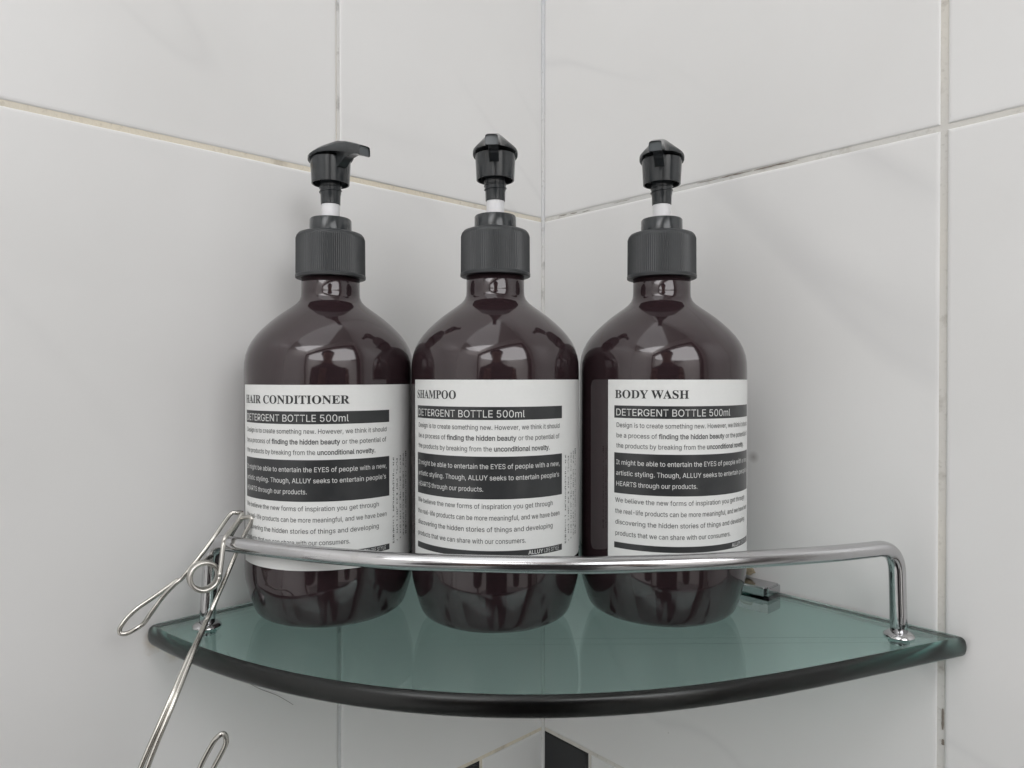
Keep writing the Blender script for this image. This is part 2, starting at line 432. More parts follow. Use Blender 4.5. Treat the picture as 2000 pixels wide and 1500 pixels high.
# inset profile, polished pencil edge
N_ = len(outline); O = [Vector((x, y, 0)) for x, y in outline]
nrm = []
for i in range(N_):
    t = (O[(i + 1) % N_] - O[i - 1]); nrm.append(Vector((-t.y, t.x, 0)).normalized())
cen = Vector((70, 70, 0))
bm = bmesh.new(); rings = []
prof = [(2.4, 0.0), (1.7, -0.18), (1.0, -0.65), (0.42, -1.5), (0.1, -2.7), (0.0, -4.0), (0.1, -5.3), (0.42, -6.5), (1.0, -7.35), (1.7, -7.82), (2.4, -8.0)]
for ins, dz in prof:
    ring = []
    for i, p in enumerate(O):
        n = nrm[i] if nrm[i].dot(cen - p) > 0 else -nrm[i]
        k = ins if (p.x > 2 and p.y > 2) or p.length > 200 else min(ins, 0.8)
        q = p + n * k
        ring.append(bm.verts.new(room(q.x * MM, q.y * MM, H + (ZS + dz) * MM)))
    rings.append(ring)
for A, B in zip(rings, rings[1:]):
    for i in range(N_): bm.faces.new((A[i], A[(i + 1) % N_], B[(i + 1) % N_], B[i]))
bm.faces.new(rings[0]); bm.faces.new(list(reversed(rings[-1])))
panel = from_bm('glass_panel', bm, M['glass'], None, 50)
for p in panel.data.polygons:
    if len(p.vertices) > 4: p.use_smooth = False
    else: p.material_index = 1
panel.data.materials.append(M['glass_edge'])
under(shelf, panel)
# rail
ZR = -70.0
def seg_round(p0, p1, p2, r, n=10):
    p0, p1, p2 = Vector(p0), Vector(p1), Vector(p2)
    a, b = (p0 - p1).normalized(), (p2 - p1).normalized()
    s, e = p1 + a * r, p1 + b * r
    return [s * (1 - t) ** 2 + p1 * 2 * t * (1 - t) * 1.0 + e * t * t for t in [k / n for k in range(n + 1)]]
railtop = [(-128.6, 298.0, ZR), (-118.0, 291.5, ZR), (-105.5, 286.0, ZR), (-82.0, 276.3, ZR), (-59.0, 269.0, ZR), (-42, 264.6, ZR), (-4, 260.3, ZR), (34.5, 259.4, ZR), (78, 264.8, ZR), (121, 274.2, ZR), (146, 282.0, ZR), (158.8, 287.0, ZR)]
arcp = catmull(railtop, 8)
lb, rb = (-131.0, 298.0, ZS), (160.0, 286.9, ZS)
def bend(base, end, nxt, r):
    top = Vector((end[0], end[1], ZR))
    return [Vector(base)] + [Vector(base).lerp(top, t) for t in (0.25, 0.5)] + seg_round(base, top, nxt, r, 12)
left = bend(lb, railtop[0], arcp[12], 9.0)
right = bend(rb, railtop[-1], arcp[-13], 10.5)
mid = [p for p in arcp if (p - Vector(railtop[0])).length > 10.0 and (p - Vector(railtop[-1])).length > 11.5]
path = left + mid + list(reversed(right))
bm = bmesh.new(); tube(bm, [Vector(lo(*p)) for p in path], 3.25 * MM, n=28)
rail = from_bm('guard_rail', bm, M['chrome'], None, 180); under(shelf, rail)
for b in (lb, rb):
    bm = bmesh.new()
    lathe(bm, [(0, 0.02), (5.5, 0.02), (5.9, 0.35), (5.7, 0.9), (4.9, 1.6), (4.0, 2.0), (3.2, 2.2)], 40)
    o = from_bm('flange', bm, M['chrome'], None, 40); o.location = lo(*b); under(rail, o)
    bm = bmesh.new()
    lathe(bm, [(0, -8.05), (4.0, -8.05), (4.0, -8.6), (3.8, -8.8), (0, -8.85)], 40)
    o = from_bm('flange_nut', bm, M['chrome'], None, 40); o.location = lo(*b); under(rail, o)
# wall clamps
def clamp(on_a):
    s = 158.5
    bm = bmesh.new()
    x0, x1, dd = (s - 10.5), (s + 7.5), 13.5
    vs = box(bm, x0, x1, 0.05, dd, 0.15, 4.3)
    bmesh.ops.bevel(bm, geom=[e for e in bm.edges if abs((e.verts[0].co - e.verts[1].co).normalized().z) > 0.9 and min(v.co.y for v in e.verts) > 10], offset=1.8, segments=4, affect='EDGES')
    bmesh.ops.bevel(bm, geom=[e for e in bm.edges if min(v.co.z for v in e.verts) > 4.2], offset=0.7, segments=3, affect='EDGES')
    box(bm, x0, x1, 0.05, dd - 1, -14.2, -8.15)
    for v in bm.verts:
        c = v.co.copy()
        v.co = room(c.x * MM, c.y * MM, H + (ZS + c.z) * MM) if on_a else room(c.y * MM, c.x * MM, H + (ZS + c.z) * MM)
    o = from_bm('wall_clamp', bm, M['chrome'], None, 35); under(shelf, o)
    return o
cl_r = clamp(False); clamp(True)
bm = bmesh.new(); bmesh.ops.create_icosphere(bm, subdivisions=3, radius=1)
for v in bm.verts:
    c = v.co; f = 1 + 0.25 * math.sin(5 * c.x + 2) * math.cos(6 * c.z + 1)
    v.co = room((1.0 + c.x * 1.6 * f) * MM, (148.5 + c.y * 4.2 * f) * MM, H + (ZS + 7.6 + c.z * 2.3 * f) * MM)
pt = from_bm('putty', bm, M['putty'], None, 180); under(cl_r, pt)

# ------------------------------------------------------------------ pump bottles
R0 = 37.5
ROFF = 0.06
BODY = [(0, -106.0), (20, -106.2), (23.0, -106.9), (24.0, -107.0), (25.2, -106.7), (27.0, -106.0), (29.0, -105.25), (30.8, -104.5), (32.2, -103.6), (33.1, -102.5), (33.8, -101.0), (34.6, -98.6), (35.6, -95.2), (36.5, -91.6), (37.2, -88.3), (37.45, -85.5), (37.5, -83),
        (37.5, -60), (37.5, -30), (37.5, 0), (37.5, 3.2), (37.35, 6.5), (36.8, 9.8), (35.8, 12.9), (34.4, 15.7), (32.4, 18.6), (30.0, 21.3), (27.2, 24.0), (24.2, 26.6), (21.0, 29.0), (18.0, 31.1), (15.6, 32.9), (14.0, 34.6), (13.2, 36.4), (13.0, 38.4), (13.0, 45.5), (12.4, 46.0), (0, 46.0)]
bm = bmesh.new(); lathe(bm, BODY, 160); body_me = bpy.data.meshes.new('bottle_body'); bmesh.ops.recalc_face_normals(bm, faces=bm.faces); bm.to_mesh(bm and body_me); bm.free()
def mesh_of(name, m, prof=None, n=96, rib=None, smooth=40):
    bm = bmesh.new(); lathe(bm, prof, n, rib); bmesh.ops.recalc_face_normals(bm, faces=bm.faces)
    me = bpy.data.meshes.new(name); bm.to_mesh(me); bm.free(); me.materials.append(m)
    for p in me.polygons: p.use_smooth = True
    if smooth < 180: me.set_sharp_from_angle(angle=math.radians(smooth))
    return me
body_me.materials.append(M['bottle'])
for p in body_me.polygons: p.use_smooth = True
CAPP = [(13.05, 45.2), (15.35, 45.0), (15.7, 45.2), (15.75, 46.3), (15.45, 46.6), (15.2, 46.8), (15.12, 63.0), (15.0, 64.4), (14.3, 65.3), (13.3, 65.7), (9.6, 65.8)]
cap_me = mesh_of('screw_cap', M['black_rib'], CAPP, 208, (lambda z: 46.75 < z < 63.9, 0.36), 180)
cap_me.set_sharp_from_angle(angle=math.radians(38))
collar_me = mesh_of('collar', M['black'], [(9.5, 65.6), (9.42, 66.0), (9.32, 71.8), (9.0, 72.3), (8.5, 72.4), (4.3, 72.3), (4.2, 71.5)], 64)
tube_me = mesh_of('pump_tube', M['tube'], [(4.0, 71.6), (4.0, 80.5)], 48)
neck_me = mesh_of('pump_neck', M['black'], [(0, 79.0), (4.15, 79.0), (4.38, 79.2), (4.5, 83.3), (4.72, 84.0), (4.8, 90.2), (0, 90.3)], 56)
# screw thread on the neck: a real helix ridge
bm = bmesh.new(); pts = []
for i in range(121):
    t = i / 120 * 2.3 * 2 * math.pi
    pts.append(Vector((4.78 * math.cos(t), 4.78 * math.sin(t), 83.9 + 1.95 * i / 120 * 2.3)) * MM)
tube(bm, pts, 0.36 * MM, n=7); bmesh.ops.recalc_face_normals(bm, faces=bm.faces)
thread_me = bpy.data.meshes.new('screw_thread'); bm.to_mesh(thread_me); bm.free(); thread_me.materials.append(M['black'])
for p in thread_me.polygons: p.use_smooth = True
cup_me = mesh_of('pump_head', M['black'], [(4.6, 91.2), (7.5, 90.6), (7.75, 89.0), (7.85, 88.5), (8.1, 88.3), (8.45, 88.4), (8.5, 89.0), (8.95, 97.2), (9.05, 99.5), (0, 99.6)], 80, None, 40)
# lever: lofted cross-sections along the spout direction (local +x = spout)
def lever_mesh():
    def ip(tab, u):
        for (u0, v0), (u1, v1) in zip(tab, tab[1:]):
            if u <= u1:
                t = max(0, (u - u0) / (u1 - u0)); t = t * t * (3 - 2 * t) if False else t
                return v0 + (v1 - v0) * t
        return tab[-1][1]
    ZTOP = [(-10.1, 100.6), (-9.4, 101.9), (-8.3, 103.0), (-6.5, 104.1), (-4, 104.9), (0, 105.5), (5, 105.7), (10, 105.5), (15, 104.3), (20, 102.6), (24, 101.1), (26.8, 99.9)]
    WT = [(-10.1, 0.25), (-9.4, 1.6), (-8, 2.6), (-5, 3.3), (0, 3.8), (8, 3.5), (14, 2.8), (26.8, 2.5)]
    WB = [(2, 9.95), (4, 9.4), (6, 8.5), (8, 7.3), (10, 6.1), (12, 5.0), (14, 4.1), (16, 3.4), (18, 3.0), (21, 2.8), (26.8, 2.75)]
    ZE = [(-10.1, 100.2), (-5, 100.4), (0, 101.0), (4, 101.8), (8, 102.2), (14, 101.9), (20, 100.3), (26.8, 98.2)]
    ZL = [(-10.1, 98.5), (-4, 98.7), (0, 99.5), (4, 100.3), (8, 100.5), (12, 100.0), (16, 99.0), (20, 97.8), (24, 96.7), (26.8, 95.8)]
    ZW = [(7.6, 99.9), (7.9, 94.2), (9.4, 94.4), (11, 95.4), (13, 96.7), (15, 97.5), (18, 97.7), (20, 97.7)]
    us = [-10.1, -9.9, -9.4, -8.6, -7.5, -6, -4, -2, 0, 2, 4, 6, 7.5, 7.6, 7.9, 8.6, 9.4, 10.2, 11, 12, 13, 14, 15, 16.5, 18, 20, 22, 24, 25.5, 26.8]
    bm = bmesh.new(); secs = []
    for u in us:
        wb = math.sqrt(max(0.02, 10.15 ** 2 - u * u)) if u <= 2 else ip(WB, u)
        wt = min(ip(WT, u), wb * 0.97); zt, ze, zl = ip(ZTOP, u), ip(ZE, u), ip(ZL, u)
        zt = max(zt, ze + 0.05); zw = min(ip(ZW, u), zl - 0.02) if 7.55 < u < 20 else zl - 0.02
        ww = min(2.1, wb * 0.6)
        half = [(0, zt + 0.12), (wt * 0.6, zt + 0.08), (wt * 0.9, zt - 0.12), (wt + (wb - wt) * 0.10, zt - 0.10 * (zt - ze) - 0.2), (wt + (wb - wt) * 0.5, zt + (ze - zt) * 0.47), (wb - 0.12 * (wb - wt), ze + 0.12 * (zt - ze)), (wb, ze - 0.25), (wb, zl + 0.3), (wb - 0.2, zl), (ww + 0.15, zl), (ww, zw)]
        loop = [(y, z) for y, z in half] + [(0, zw)] + [(-y, z) for y, z in reversed(half[1:])]
        secs.append([bm.verts.new((u * MM, y * MM, z * MM)) for y, z in loop])
    n = len(secs[0])
    for A, B in zip(secs, secs[1:]):
        for i in range(n): bm.faces.new((A[i], A[(i + 1) % n], B[(i + 1) % n], B[i]))
    bm.faces.new(secs[0])
    f = bm.faces.new(list(reversed(secs[-1])))
    r = bmesh.ops.inset_region(bm, faces=[f], thickness=0.75 * MM, depth=0)
    for v in f.verts: v.co.x -= 0.9 * MM
    f.material_index = 1
    bmesh.ops.recalc_face_normals(bm, faces=bm.faces)
    me = bpy.data.meshes.new('pump_lever'); bm.to_mesh(me); bm.free()
    me.materials.append(M['black']); me.materials.append(M['spout_hole'])
    for p in me.polygons: p.use_smooth = True
    me.set_sharp_from_angle(angle=math.radians(42))
    return me
lever_me = lever_mesh()

# ---- label and its print, wrapped on the cylinder. x in mm of arc from the left end of the black bands, z in mm below the label's top
LM = 3.3                     # margin left of the bands
LW = 96.0                    # label width
LHT = 75.8
def wrap(s, z, off): # s mm of arc; 0 = band start
    t = s / R0
    r = (R0 + off) * MM
    return (r * math.sin(t), -r * math.cos(t), z * MM)
def sheet(bm, s0, s1, z0, z1, off, step=1.2, rad=0.0):
    n = max(1, int(math.ceil((s1 - s0) / step))); prev = None
    for i in range(n + 1):
        s = s0 + (s1 - s0) * i / n; cut = 0
        if rad:
            e = s1 - s          # only the free right end has rounded corners
            if e < rad: cut = rad - math.sqrt(max(0, rad * rad - (rad - e) ** 2))
        cur = (bm.verts.new(wrap(s, z0 - cut, off)), bm.verts.new(wrap(s, z1 + cut, off)))
        if prev: bm.faces.new((prev[0], prev[1], cur[1], cur[0]))
        prev = cur
def text_mesh(body, bold):
    c = bpy.data.curves.new('print', 'FONT'); c.body = body; c.resolution_u = 3; c.offset = bold
    o = bpy.data.objects.new('print', c); COL.objects.link(o)
    dg = bpy.context.evaluated_depsgraph_get()
    me = bpy.data.meshes.new_from_object(o.evaluated_get(dg))
    vs = [v.co.copy() for v in me.vertices]; fs = [tuple(p.vertices) for p in me.polygons]
    bpy.data.objects.remove(o); bpy.data.meshes.remove(me); bpy.data.curves.remove(c)
    return vs, fs
GLYPHS = {
 'L': {
  ' ': "94||",
  ',': "94|19,-60 34,36 68,36 42,-60|0,1,2 0,2,3",
  '-': "227|168,122 168,94 57,94 57,122|2,3,0 2,0,1",
  '.': "94|48,-2 42,-1 36,1 31,4 28,9 26,15 25,20 26,27 28,32 31,37 36,40 42,43 48,43 54,43 59,40 64,37 68,32 70,27 71,20 70,15 68,9 64,4 59,1 54,-1|11,12,13 10,11,13 10,13,14 9,10,14 9,14,15 8,9,15 8,15,16 7,8,16 7,16,17 6,7,17 6,17,18 5,6,18 5,18,19 4,5,19 4,19,20 4,20,21 3,4,21 2,3,21 2,21,22 1,2,22 1,22,23 0,1,23",
  'D': "251|109,0 48,0 48,29 107,29 127,30 144,34 159,40 171,49 182,61 189,75 195,90 198,108 200,128 198,147 195,165 190,180 182,194 172,205 160,214 145,221 129,225 110,226 47,226 47,254 113,254 136,253 157,248 176,239 192,228 206,213 217,196 225,175 229,153 231,128 229,102 224,80 217,59 206,42 192,27 175,15 156,7 134,2 62,254 62,0 30,0 30,254|22,23,24 22,24,25 22,25,26 22,26,27 22,27,28 22,28,21 21,28,20 20,28,29 19,20,29 18,19,29 17,18,29 17,29,30 16,17,30 16,30,31 15,16,31 14,15,31 14,31,32 13,14,32 13,32,33 12,13,33 11,12,33 11,33,34 10,11,34 10,34,35 9,10,35 9,35,36 8,9,36 7,8,36 7,36,37 6,7,37 6,37,38 5,6,38 4,5,38 3,4,38 1,2,3 1,3,38 1,38,39 1,39,40 1,40,41 1,41,0 44,45,42 44,42,43",
  'E': "209|30,0 30,254 186,254 186,226 62,226 62,143 178,143 178,114 62,114 62,29 188,29 188,0|0,1,4 4,1,2 4,2,3 0,4,5 0,5,8 8,5,6 8,6,7 0,8,9 0,9,10 0,10,11",
  'F': "205|30,0 30,254 185,254 185,226 62,226 62,139 173,139 173,111 62,111 62,0|0,1,4 4,1,2 4,2,3 0,4,5 0,5,8 8,5,6 8,6,7 0,8,9",
  'H': "258|30,0 30,254 62,254 62,144 196,144 196,254 228,254 228,0 196,0 196,116 62,116 62,0|0,1,2 0,2,3 4,5,6 4,6,7 0,3,10 10,3,4 10,4,9 9,4,7 0,10,11 8,9,7",
  'I': "150|16,0 16,29 59,29 59,226 16,226 16,254 135,254 135,226 91,226 91,29 135,29 135,0|4,5,6 4,6,7 3,4,7 2,3,8 8,3,7 2,8,9 0,1,2 0,2,9 0,9,10 0,10,11",
  'L': "196|30,0 30,254 62,254 62,29 181,29 181,0|0,1,2 0,2,3 0,3,4 0,4,5",
  'S': "223|112,-4 94,-3 78,0 64,5 51,11 41,20 32,30 25,42 21,54 19,68 52,68 54,59 57,51 62,44 68,38 75,33 83,29 92,27 102,25 112,25 123,25 133,27 143,30 151,34 159,40 165,46 169,53 172,61 173,70 172,77 170,84 166,89 161,94 155,99 148,102 122,111 92,120 72,126 56,135 43,145 34,156 28,170 26,186 27,200 31,213 37,224 46,234 57,242 69,249 83,254 97,257 114,258 130,257 145,254 158,249 170,242 180,234 189,224 195,213 199,202 200,189 169,189 166,201 160,211 151,219 140,225 127,228 112,229 102,229 92,227 84,224 76,220 70,215 64,209 61,203 58,195 58,188 58,180 61,173 65,167 71,162 78,158 85,154 106,147 132,140 156,132 179,119 186,113 192,106 197,99 201,90 203,80 204,69 203,56 199,43 193,32 185,21 174,13 162,5 147,0 130,-3|50,51,52 49,50,52 49,52,53 48,49,53 48,53,54 47,48,54 47,54,55 46,47,55 46,55,56 46,56,57 45,46,68 68,46,67 67,46,57 66,67,57 45,68,69 65,66,57 45,69,70 64,65,57 64,57,58 44,45,70 44,70,71 44,71,72 63,64,58 44,72,73 63,58,59 43,44,73 62,63,59 43,73,74 43,74,75 62,59,60 61,62,60 42,43,75 42,75,76 42,76,77 41,42,77 41,77,78 41,78,79 40,41,79 40,79,80 40,80,81 40,81,82 39,40,82 39,82,83 39,83,84 38,39,84 38,84,85 37,38,85 37,85,86 36,37,86 35,36,86 35,86,87 35,87,88 34,35,88 34,88,89 33,34,89 33,89,90 32,33,90 31,32,90 31,90,91 30,31,91 29,30,91 29,91,92 28,29,92 27,28,92 27,92,93 8,9,10 8,10,11 26,27,93 8,11,12 26,93,94 7,8,12 25,26,94 7,12,13 24,25,94 7,13,14 24,94,95 6,7,14 23,24,95 6,14,15 22,23,95 6,15,16 22,95,96 21,22,96 5,6,16 5,16,17 20,21,96 5,17,18 19,20,96 5,18,19 5,19,96 5,96,97 4,5,97 4,97,98 3,4,98 3,98,99 2,3,99 2,99,100 1,2,100 1,100,0",
  'T': "224|16,226 16,254 208,254 208,226 128,226 128,0 96,0 96,226|0,1,2 0,2,3 7,0,3 6,7,4 4,7,3 6,4,5",
  'W': "343|78,0 8,254 41,254 82,98 88,73 93,47 98,20 95,20 100,47 106,73 112,98 153,254 190,254 231,98 237,73 243,47 249,20 244,20 249,47 255,73 261,98 302,254 335,254 265,0 228,0 184,161 176,196 168,237 175,237 167,197 159,161 115,0|0,1,2 0,2,3 10,11,27 27,11,12 27,12,28 28,12,13 20,21,22 20,22,23 10,27,29 29,27,26 29,28,26 26,28,13 10,29,30 25,26,13 10,30,31 24,25,13 0,3,4 9,10,31 24,13,14 19,20,23 0,4,5 8,9,31 24,14,15 18,19,23 0,5,7 7,5,6 7,8,31 24,15,17 17,15,16 17,18,23 0,7,31 24,17,23",
  'Y': "236|102,0 102,104 8,254 46,254 96,172 111,146 125,115 112,115 126,146 140,172 191,254 228,254 134,104 134,0|1,2,3 1,3,4 9,10,11 9,11,12 1,4,5 8,9,12 7,8,6 6,8,12 1,5,6 1,6,12 0,1,12 0,12,13",
  'a': "195|80,-4 68,-4 57,-1 47,2 38,8 30,14 24,22 19,32 16,42 15,54 16,64 18,73 22,80 26,87 32,92 39,97 63,105 89,110 117,113 133,117 135,120 137,123 138,127 138,128 137,136 136,142 133,148 130,153 125,158 120,161 113,163 106,165 98,165 89,165 82,164 75,161 59,150 50,137 20,146 26,156 32,165 39,173 48,179 57,184 66,188 77,190 87,192 97,192 119,190 143,180 150,175 156,168 161,160 165,150 168,139 168,126 168,0 138,0 138,26 136,26 126,12 108,1 100,-2 90,-4 85,23 96,23 106,26 114,29 121,34 127,40 132,47 135,54 137,61 138,69 138,95 130,91 116,88 100,86 88,84 67,79 61,77 56,74 52,70 48,65 47,59 46,52 46,46 48,41 51,36 55,32 59,29 65,26|46,47,48 45,46,48 44,45,48 44,48,49 43,44,49 42,43,49 42,49,50 41,42,50 41,50,51 40,41,51 40,51,32 32,51,31 31,51,52 39,40,33 33,40,32 39,33,34 30,31,52 39,34,35 29,30,52 39,35,36 28,29,52 28,52,53 27,28,53 38,39,36 26,27,53 26,53,54 38,36,37 25,26,54 24,25,54 24,54,55 23,24,55 22,23,55 21,22,55 21,55,56 20,21,56 19,20,56 18,19,74 74,19,56 17,18,74 16,17,74 15,16,74 14,15,74 14,74,75 73,74,56 13,14,75 13,75,76 13,76,77 12,13,77 12,77,78 12,78,79 11,12,79 11,79,80 11,80,81 11,81,82 10,11,82 10,82,83 72,73,56 10,83,84 9,10,84 71,72,56 9,84,85 8,9,85 70,71,56 8,85,86 69,70,56 8,86,87 7,8,87 7,87,88 68,69,58 58,69,56 7,88,89 67,68,58 7,89,90 6,7,90 66,67,59 59,67,58 6,90,91 6,91,64 66,59,60 57,58,56 65,66,60 64,65,60 6,64,60 5,6,60 4,5,60 4,60,61 3,4,61 2,3,61 2,61,62 1,2,62 1,62,63 0,1,63",
  'b': "212|115,-4 104,-3 94,-1 86,2 69,16 59,29 56,29 56,0 26,0 26,254 57,254 57,160 59,160 69,173 86,186 94,190 103,192 115,192 130,191 144,187 156,180 168,171 177,160 185,146 191,131 194,113 195,94 194,75 191,58 185,42 177,29 168,17 157,8 144,1 130,-3 110,23 121,24 131,28 140,33 147,40 153,48 158,58 161,70 163,82 164,95 163,108 161,120 158,131 153,140 147,149 140,156 131,161 121,164 110,165 99,164 89,161 81,156 73,149 67,141 62,131 59,120 57,108 56,95 57,81 59,69 63,58 67,48 73,39 81,32 89,27 99,24|8,9,10 8,10,11 16,17,18 15,16,18 15,18,19 14,15,19 14,19,20 13,14,20 13,20,21 12,13,54 54,13,21 54,21,53 53,21,22 52,53,22 12,54,55 51,52,22 12,55,56 50,51,22 50,22,23 8,11,12 8,12,60 60,12,59 59,12,58 58,12,57 57,12,56 49,50,23 48,49,23 48,23,24 47,48,24 47,24,25 46,47,25 8,60,61 45,46,25 45,25,26 8,61,62 44,45,26 8,62,63 43,44,26 43,26,27 42,43,27 8,63,64 42,27,28 41,42,28 8,64,65 40,41,28 40,28,29 8,65,66 39,40,29 8,66,6 6,66,67 39,29,30 38,39,30 6,67,68 37,38,30 6,68,5 5,68,69 8,6,7 4,5,69 37,30,31 36,37,31 4,69,70 35,36,31 4,70,35 4,35,31 4,31,32 3,4,32 3,32,33 2,3,33 2,33,34 1,2,34 1,34,0",
  'c': "198|104,-4 87,-3 72,1 58,8 46,17 36,29 28,43 22,58 18,75 17,94 18,113 22,130 28,146 36,159 46,171 58,180 72,187 87,191 104,192 130,189 153,178 170,161 181,138 151,131 145,145 135,155 121,162 104,165 92,164 81,161 73,155 65,148 59,139 54,129 51,118 49,106 48,94 49,81 51,70 54,59 59,49 65,40 73,33 81,28 92,24 104,23 121,26 135,33 146,44 152,59 181,51 179,43 175,35 171,28 153,11 130,0|17,18,19 16,17,19 16,19,20 15,16,20 14,15,20 14,20,21 13,14,27 27,14,21 13,27,28 26,27,21 13,28,29 25,26,21 25,21,22 13,29,30 12,13,30 24,25,22 12,30,31 12,31,32 11,12,32 23,24,22 11,32,33 10,11,33 10,33,34 10,34,35 9,10,35 9,35,36 8,9,36 8,36,37 8,37,38 7,8,38 7,38,39 7,39,40 48,49,50 6,7,40 48,50,51 6,40,41 47,48,51 47,51,52 5,6,41 5,41,42 47,52,53 46,47,53 5,42,43 4,5,43 46,53,54 4,43,44 45,46,54 4,44,45 4,45,54 3,4,54 3,54,55 2,3,55 1,2,55 1,55,0",
  'd': "212|98,-4 82,-3 68,1 56,8 44,17 35,29 27,42 22,58 18,75 17,94 18,113 22,131 27,146 35,160 45,171 56,180 69,187 83,191 98,192 109,192 118,190 126,186 144,173 153,160 155,160 155,254 186,254 186,0 156,0 156,29 153,29 143,16 126,2 118,-1 109,-3 102,23 113,24 123,27 132,32 139,39 145,48 150,58 153,69 155,81 156,95 155,108 153,120 150,131 145,141 139,149 132,156 123,161 113,164 102,165 91,164 81,161 72,156 65,149 59,140 54,131 51,120 49,108 48,95 49,82 51,70 54,58 59,48 65,40 73,33 81,28 91,24|24,25,26 24,26,27 17,18,19 17,19,20 16,17,20 16,20,21 15,16,21 15,21,22 14,15,22 14,22,52 52,22,23 13,14,53 53,14,52 13,53,54 51,52,23 13,54,55 50,51,23 13,55,56 12,13,56 50,23,24 50,24,49 49,24,48 48,24,47 47,24,46 46,24,27 12,56,57 12,57,58 11,12,58 11,58,59 10,11,59 10,59,60 45,46,27 10,60,61 9,10,61 44,45,27 9,61,62 9,62,63 43,44,27 8,9,63 8,63,64 42,43,27 7,8,64 7,64,65 41,42,27 7,65,66 6,7,66 40,41,27 6,66,67 39,40,29 29,40,27 5,6,67 5,67,68 38,39,29 5,68,69 37,38,30 30,38,29 37,30,31 28,29,27 4,5,69 4,69,70 36,37,31 4,70,35 35,36,31 4,35,31 3,4,31 3,31,32 2,3,32 2,32,33 1,2,33 1,33,34 0,1,34",
  'e': "202|106,-4 88,-3 73,1 58,8 46,17 36,29 28,42 22,58 18,75 17,93 18,112 22,129 28,145 36,159 46,170 58,180 71,187 86,191 103,192 113,192 123,190 133,187 142,183 151,177 160,170 167,162 173,152 179,141 182,128 185,113 186,97 186,85 37,85 37,110 169,110 155,101 154,113 152,124 149,134 144,143 138,151 131,157 123,161 113,164 103,165 92,164 82,161 73,157 66,151 59,143 54,135 51,125 49,116 48,105 48,89 49,75 51,64 55,53 61,44 67,37 76,31 85,26 95,24 106,23 127,26 143,36 153,53 182,45 179,36 174,27 168,20 160,13 151,7 141,2 130,-1 119,-3|17,18,19 17,19,20 16,17,20 16,20,21 16,21,22 15,16,22 15,22,23 14,15,23 14,23,24 14,24,25 13,14,45 45,14,44 44,14,25 43,44,25 42,43,25 13,45,46 42,25,26 41,42,26 13,46,47 12,13,47 40,41,26 12,47,48 40,26,27 39,40,27 12,48,49 11,12,49 11,49,50 38,39,27 38,27,28 11,50,51 37,38,28 10,11,51 37,28,29 10,51,52 36,37,29 10,52,33 33,52,53 36,29,34 34,29,30 35,36,34 9,10,33 9,33,32 53,33,34 53,34,30 54,53,30 54,30,31 8,9,32 55,54,31 8,32,31 8,31,55 8,55,56 7,8,56 7,56,57 6,7,57 6,57,58 65,66,67 65,67,68 6,58,59 5,6,59 5,59,60 64,65,68 64,68,69 5,60,61 4,5,61 64,69,70 4,61,62 63,64,70 4,62,63 4,63,70 4,70,71 3,4,71 3,71,72 2,3,72 2,72,73 2,73,74 1,2,74 1,74,75 0,1,75",
  'f': "127|114,190 114,164 3,164 3,190 40,0 40,216 41,226 44,235 48,243 53,250 60,255 68,259 76,262 85,264 94,265 111,263 121,260 114,234 107,236 97,237 89,236 82,234 77,230 74,225 72,218 71,209 71,0|2,3,0 2,0,1 13,14,15 12,13,15 12,15,16 11,12,16 11,16,17 10,11,17 9,10,18 18,10,17 8,9,18 7,8,19 19,8,18 7,19,20 7,20,21 6,7,21 6,21,22 6,22,23 5,6,23 5,23,24 5,24,25 4,5,25 4,25,26",
  'g': "213|103,-75 90,-75 78,-73 67,-70 57,-66 49,-61 41,-55 35,-49 30,-42 25,-35 51,-20 61,-33 77,-44 85,-47 93,-48 103,-49 118,-47 130,-44 141,-38 149,-29 154,-17 156,-3 156,34 153,34 143,21 126,8 118,5 109,3 97,2 83,4 69,7 56,13 45,22 35,32 28,45 22,60 18,77 17,96 18,114 22,131 27,147 35,160 45,171 56,180 69,187 83,191 98,192 109,192 119,190 127,186 144,173 154,159 157,159 157,190 186,190 186,-4 185,-20 181,-33 175,-45 167,-54 157,-62 145,-68 132,-72 118,-74 102,30 113,30 123,33 132,38 139,44 145,51 150,61 153,71 156,83 156,96 156,109 153,121 150,132 145,141 139,150 132,156 123,161 114,164 102,165 91,164 81,161 73,156 65,149 59,141 54,131 51,120 49,109 48,96 49,84 51,72 54,61 59,52 65,44 73,38 81,33 91,30|45,46,47 45,47,48 44,45,48 52,53,54 52,54,55 44,48,49 43,44,49 43,49,50 42,43,50 42,50,81 81,50,51 41,42,82 82,42,81 41,82,83 80,81,51 41,83,84 79,80,51 41,84,85 40,41,85 79,51,52 79,52,78 78,52,77 77,52,76 76,52,75 75,52,55 40,85,86 40,86,87 39,40,87 39,87,88 38,39,88 38,88,89 74,75,55 38,89,90 37,38,90 73,74,55 37,90,91 37,91,92 72,73,55 36,37,92 36,92,93 71,72,55 35,36,93 35,93,94 70,71,55 35,94,95 69,70,55 34,35,95 34,95,96 68,69,22 22,69,55 33,34,96 33,96,97 67,68,22 33,97,98 66,67,23 23,67,22 66,23,24 21,22,55 33,98,99 65,66,24 32,33,99 32,99,64 64,65,24 32,64,24 31,32,24 31,24,25 30,31,25 30,25,26 29,30,26 29,26,27 28,29,27 20,21,55 20,55,56 19,20,56 19,56,57 9,10,11 18,19,57 9,11,12 18,57,58 8,9,12 17,18,58 7,8,12 16,17,58 7,12,13 16,58,59 7,13,14 15,16,59 7,14,15 7,15,59 6,7,59 6,59,60 5,6,60 4,5,60 4,60,61 3,4,61 3,61,62 2,3,62 2,62,63 1,2,63 1,63,0",
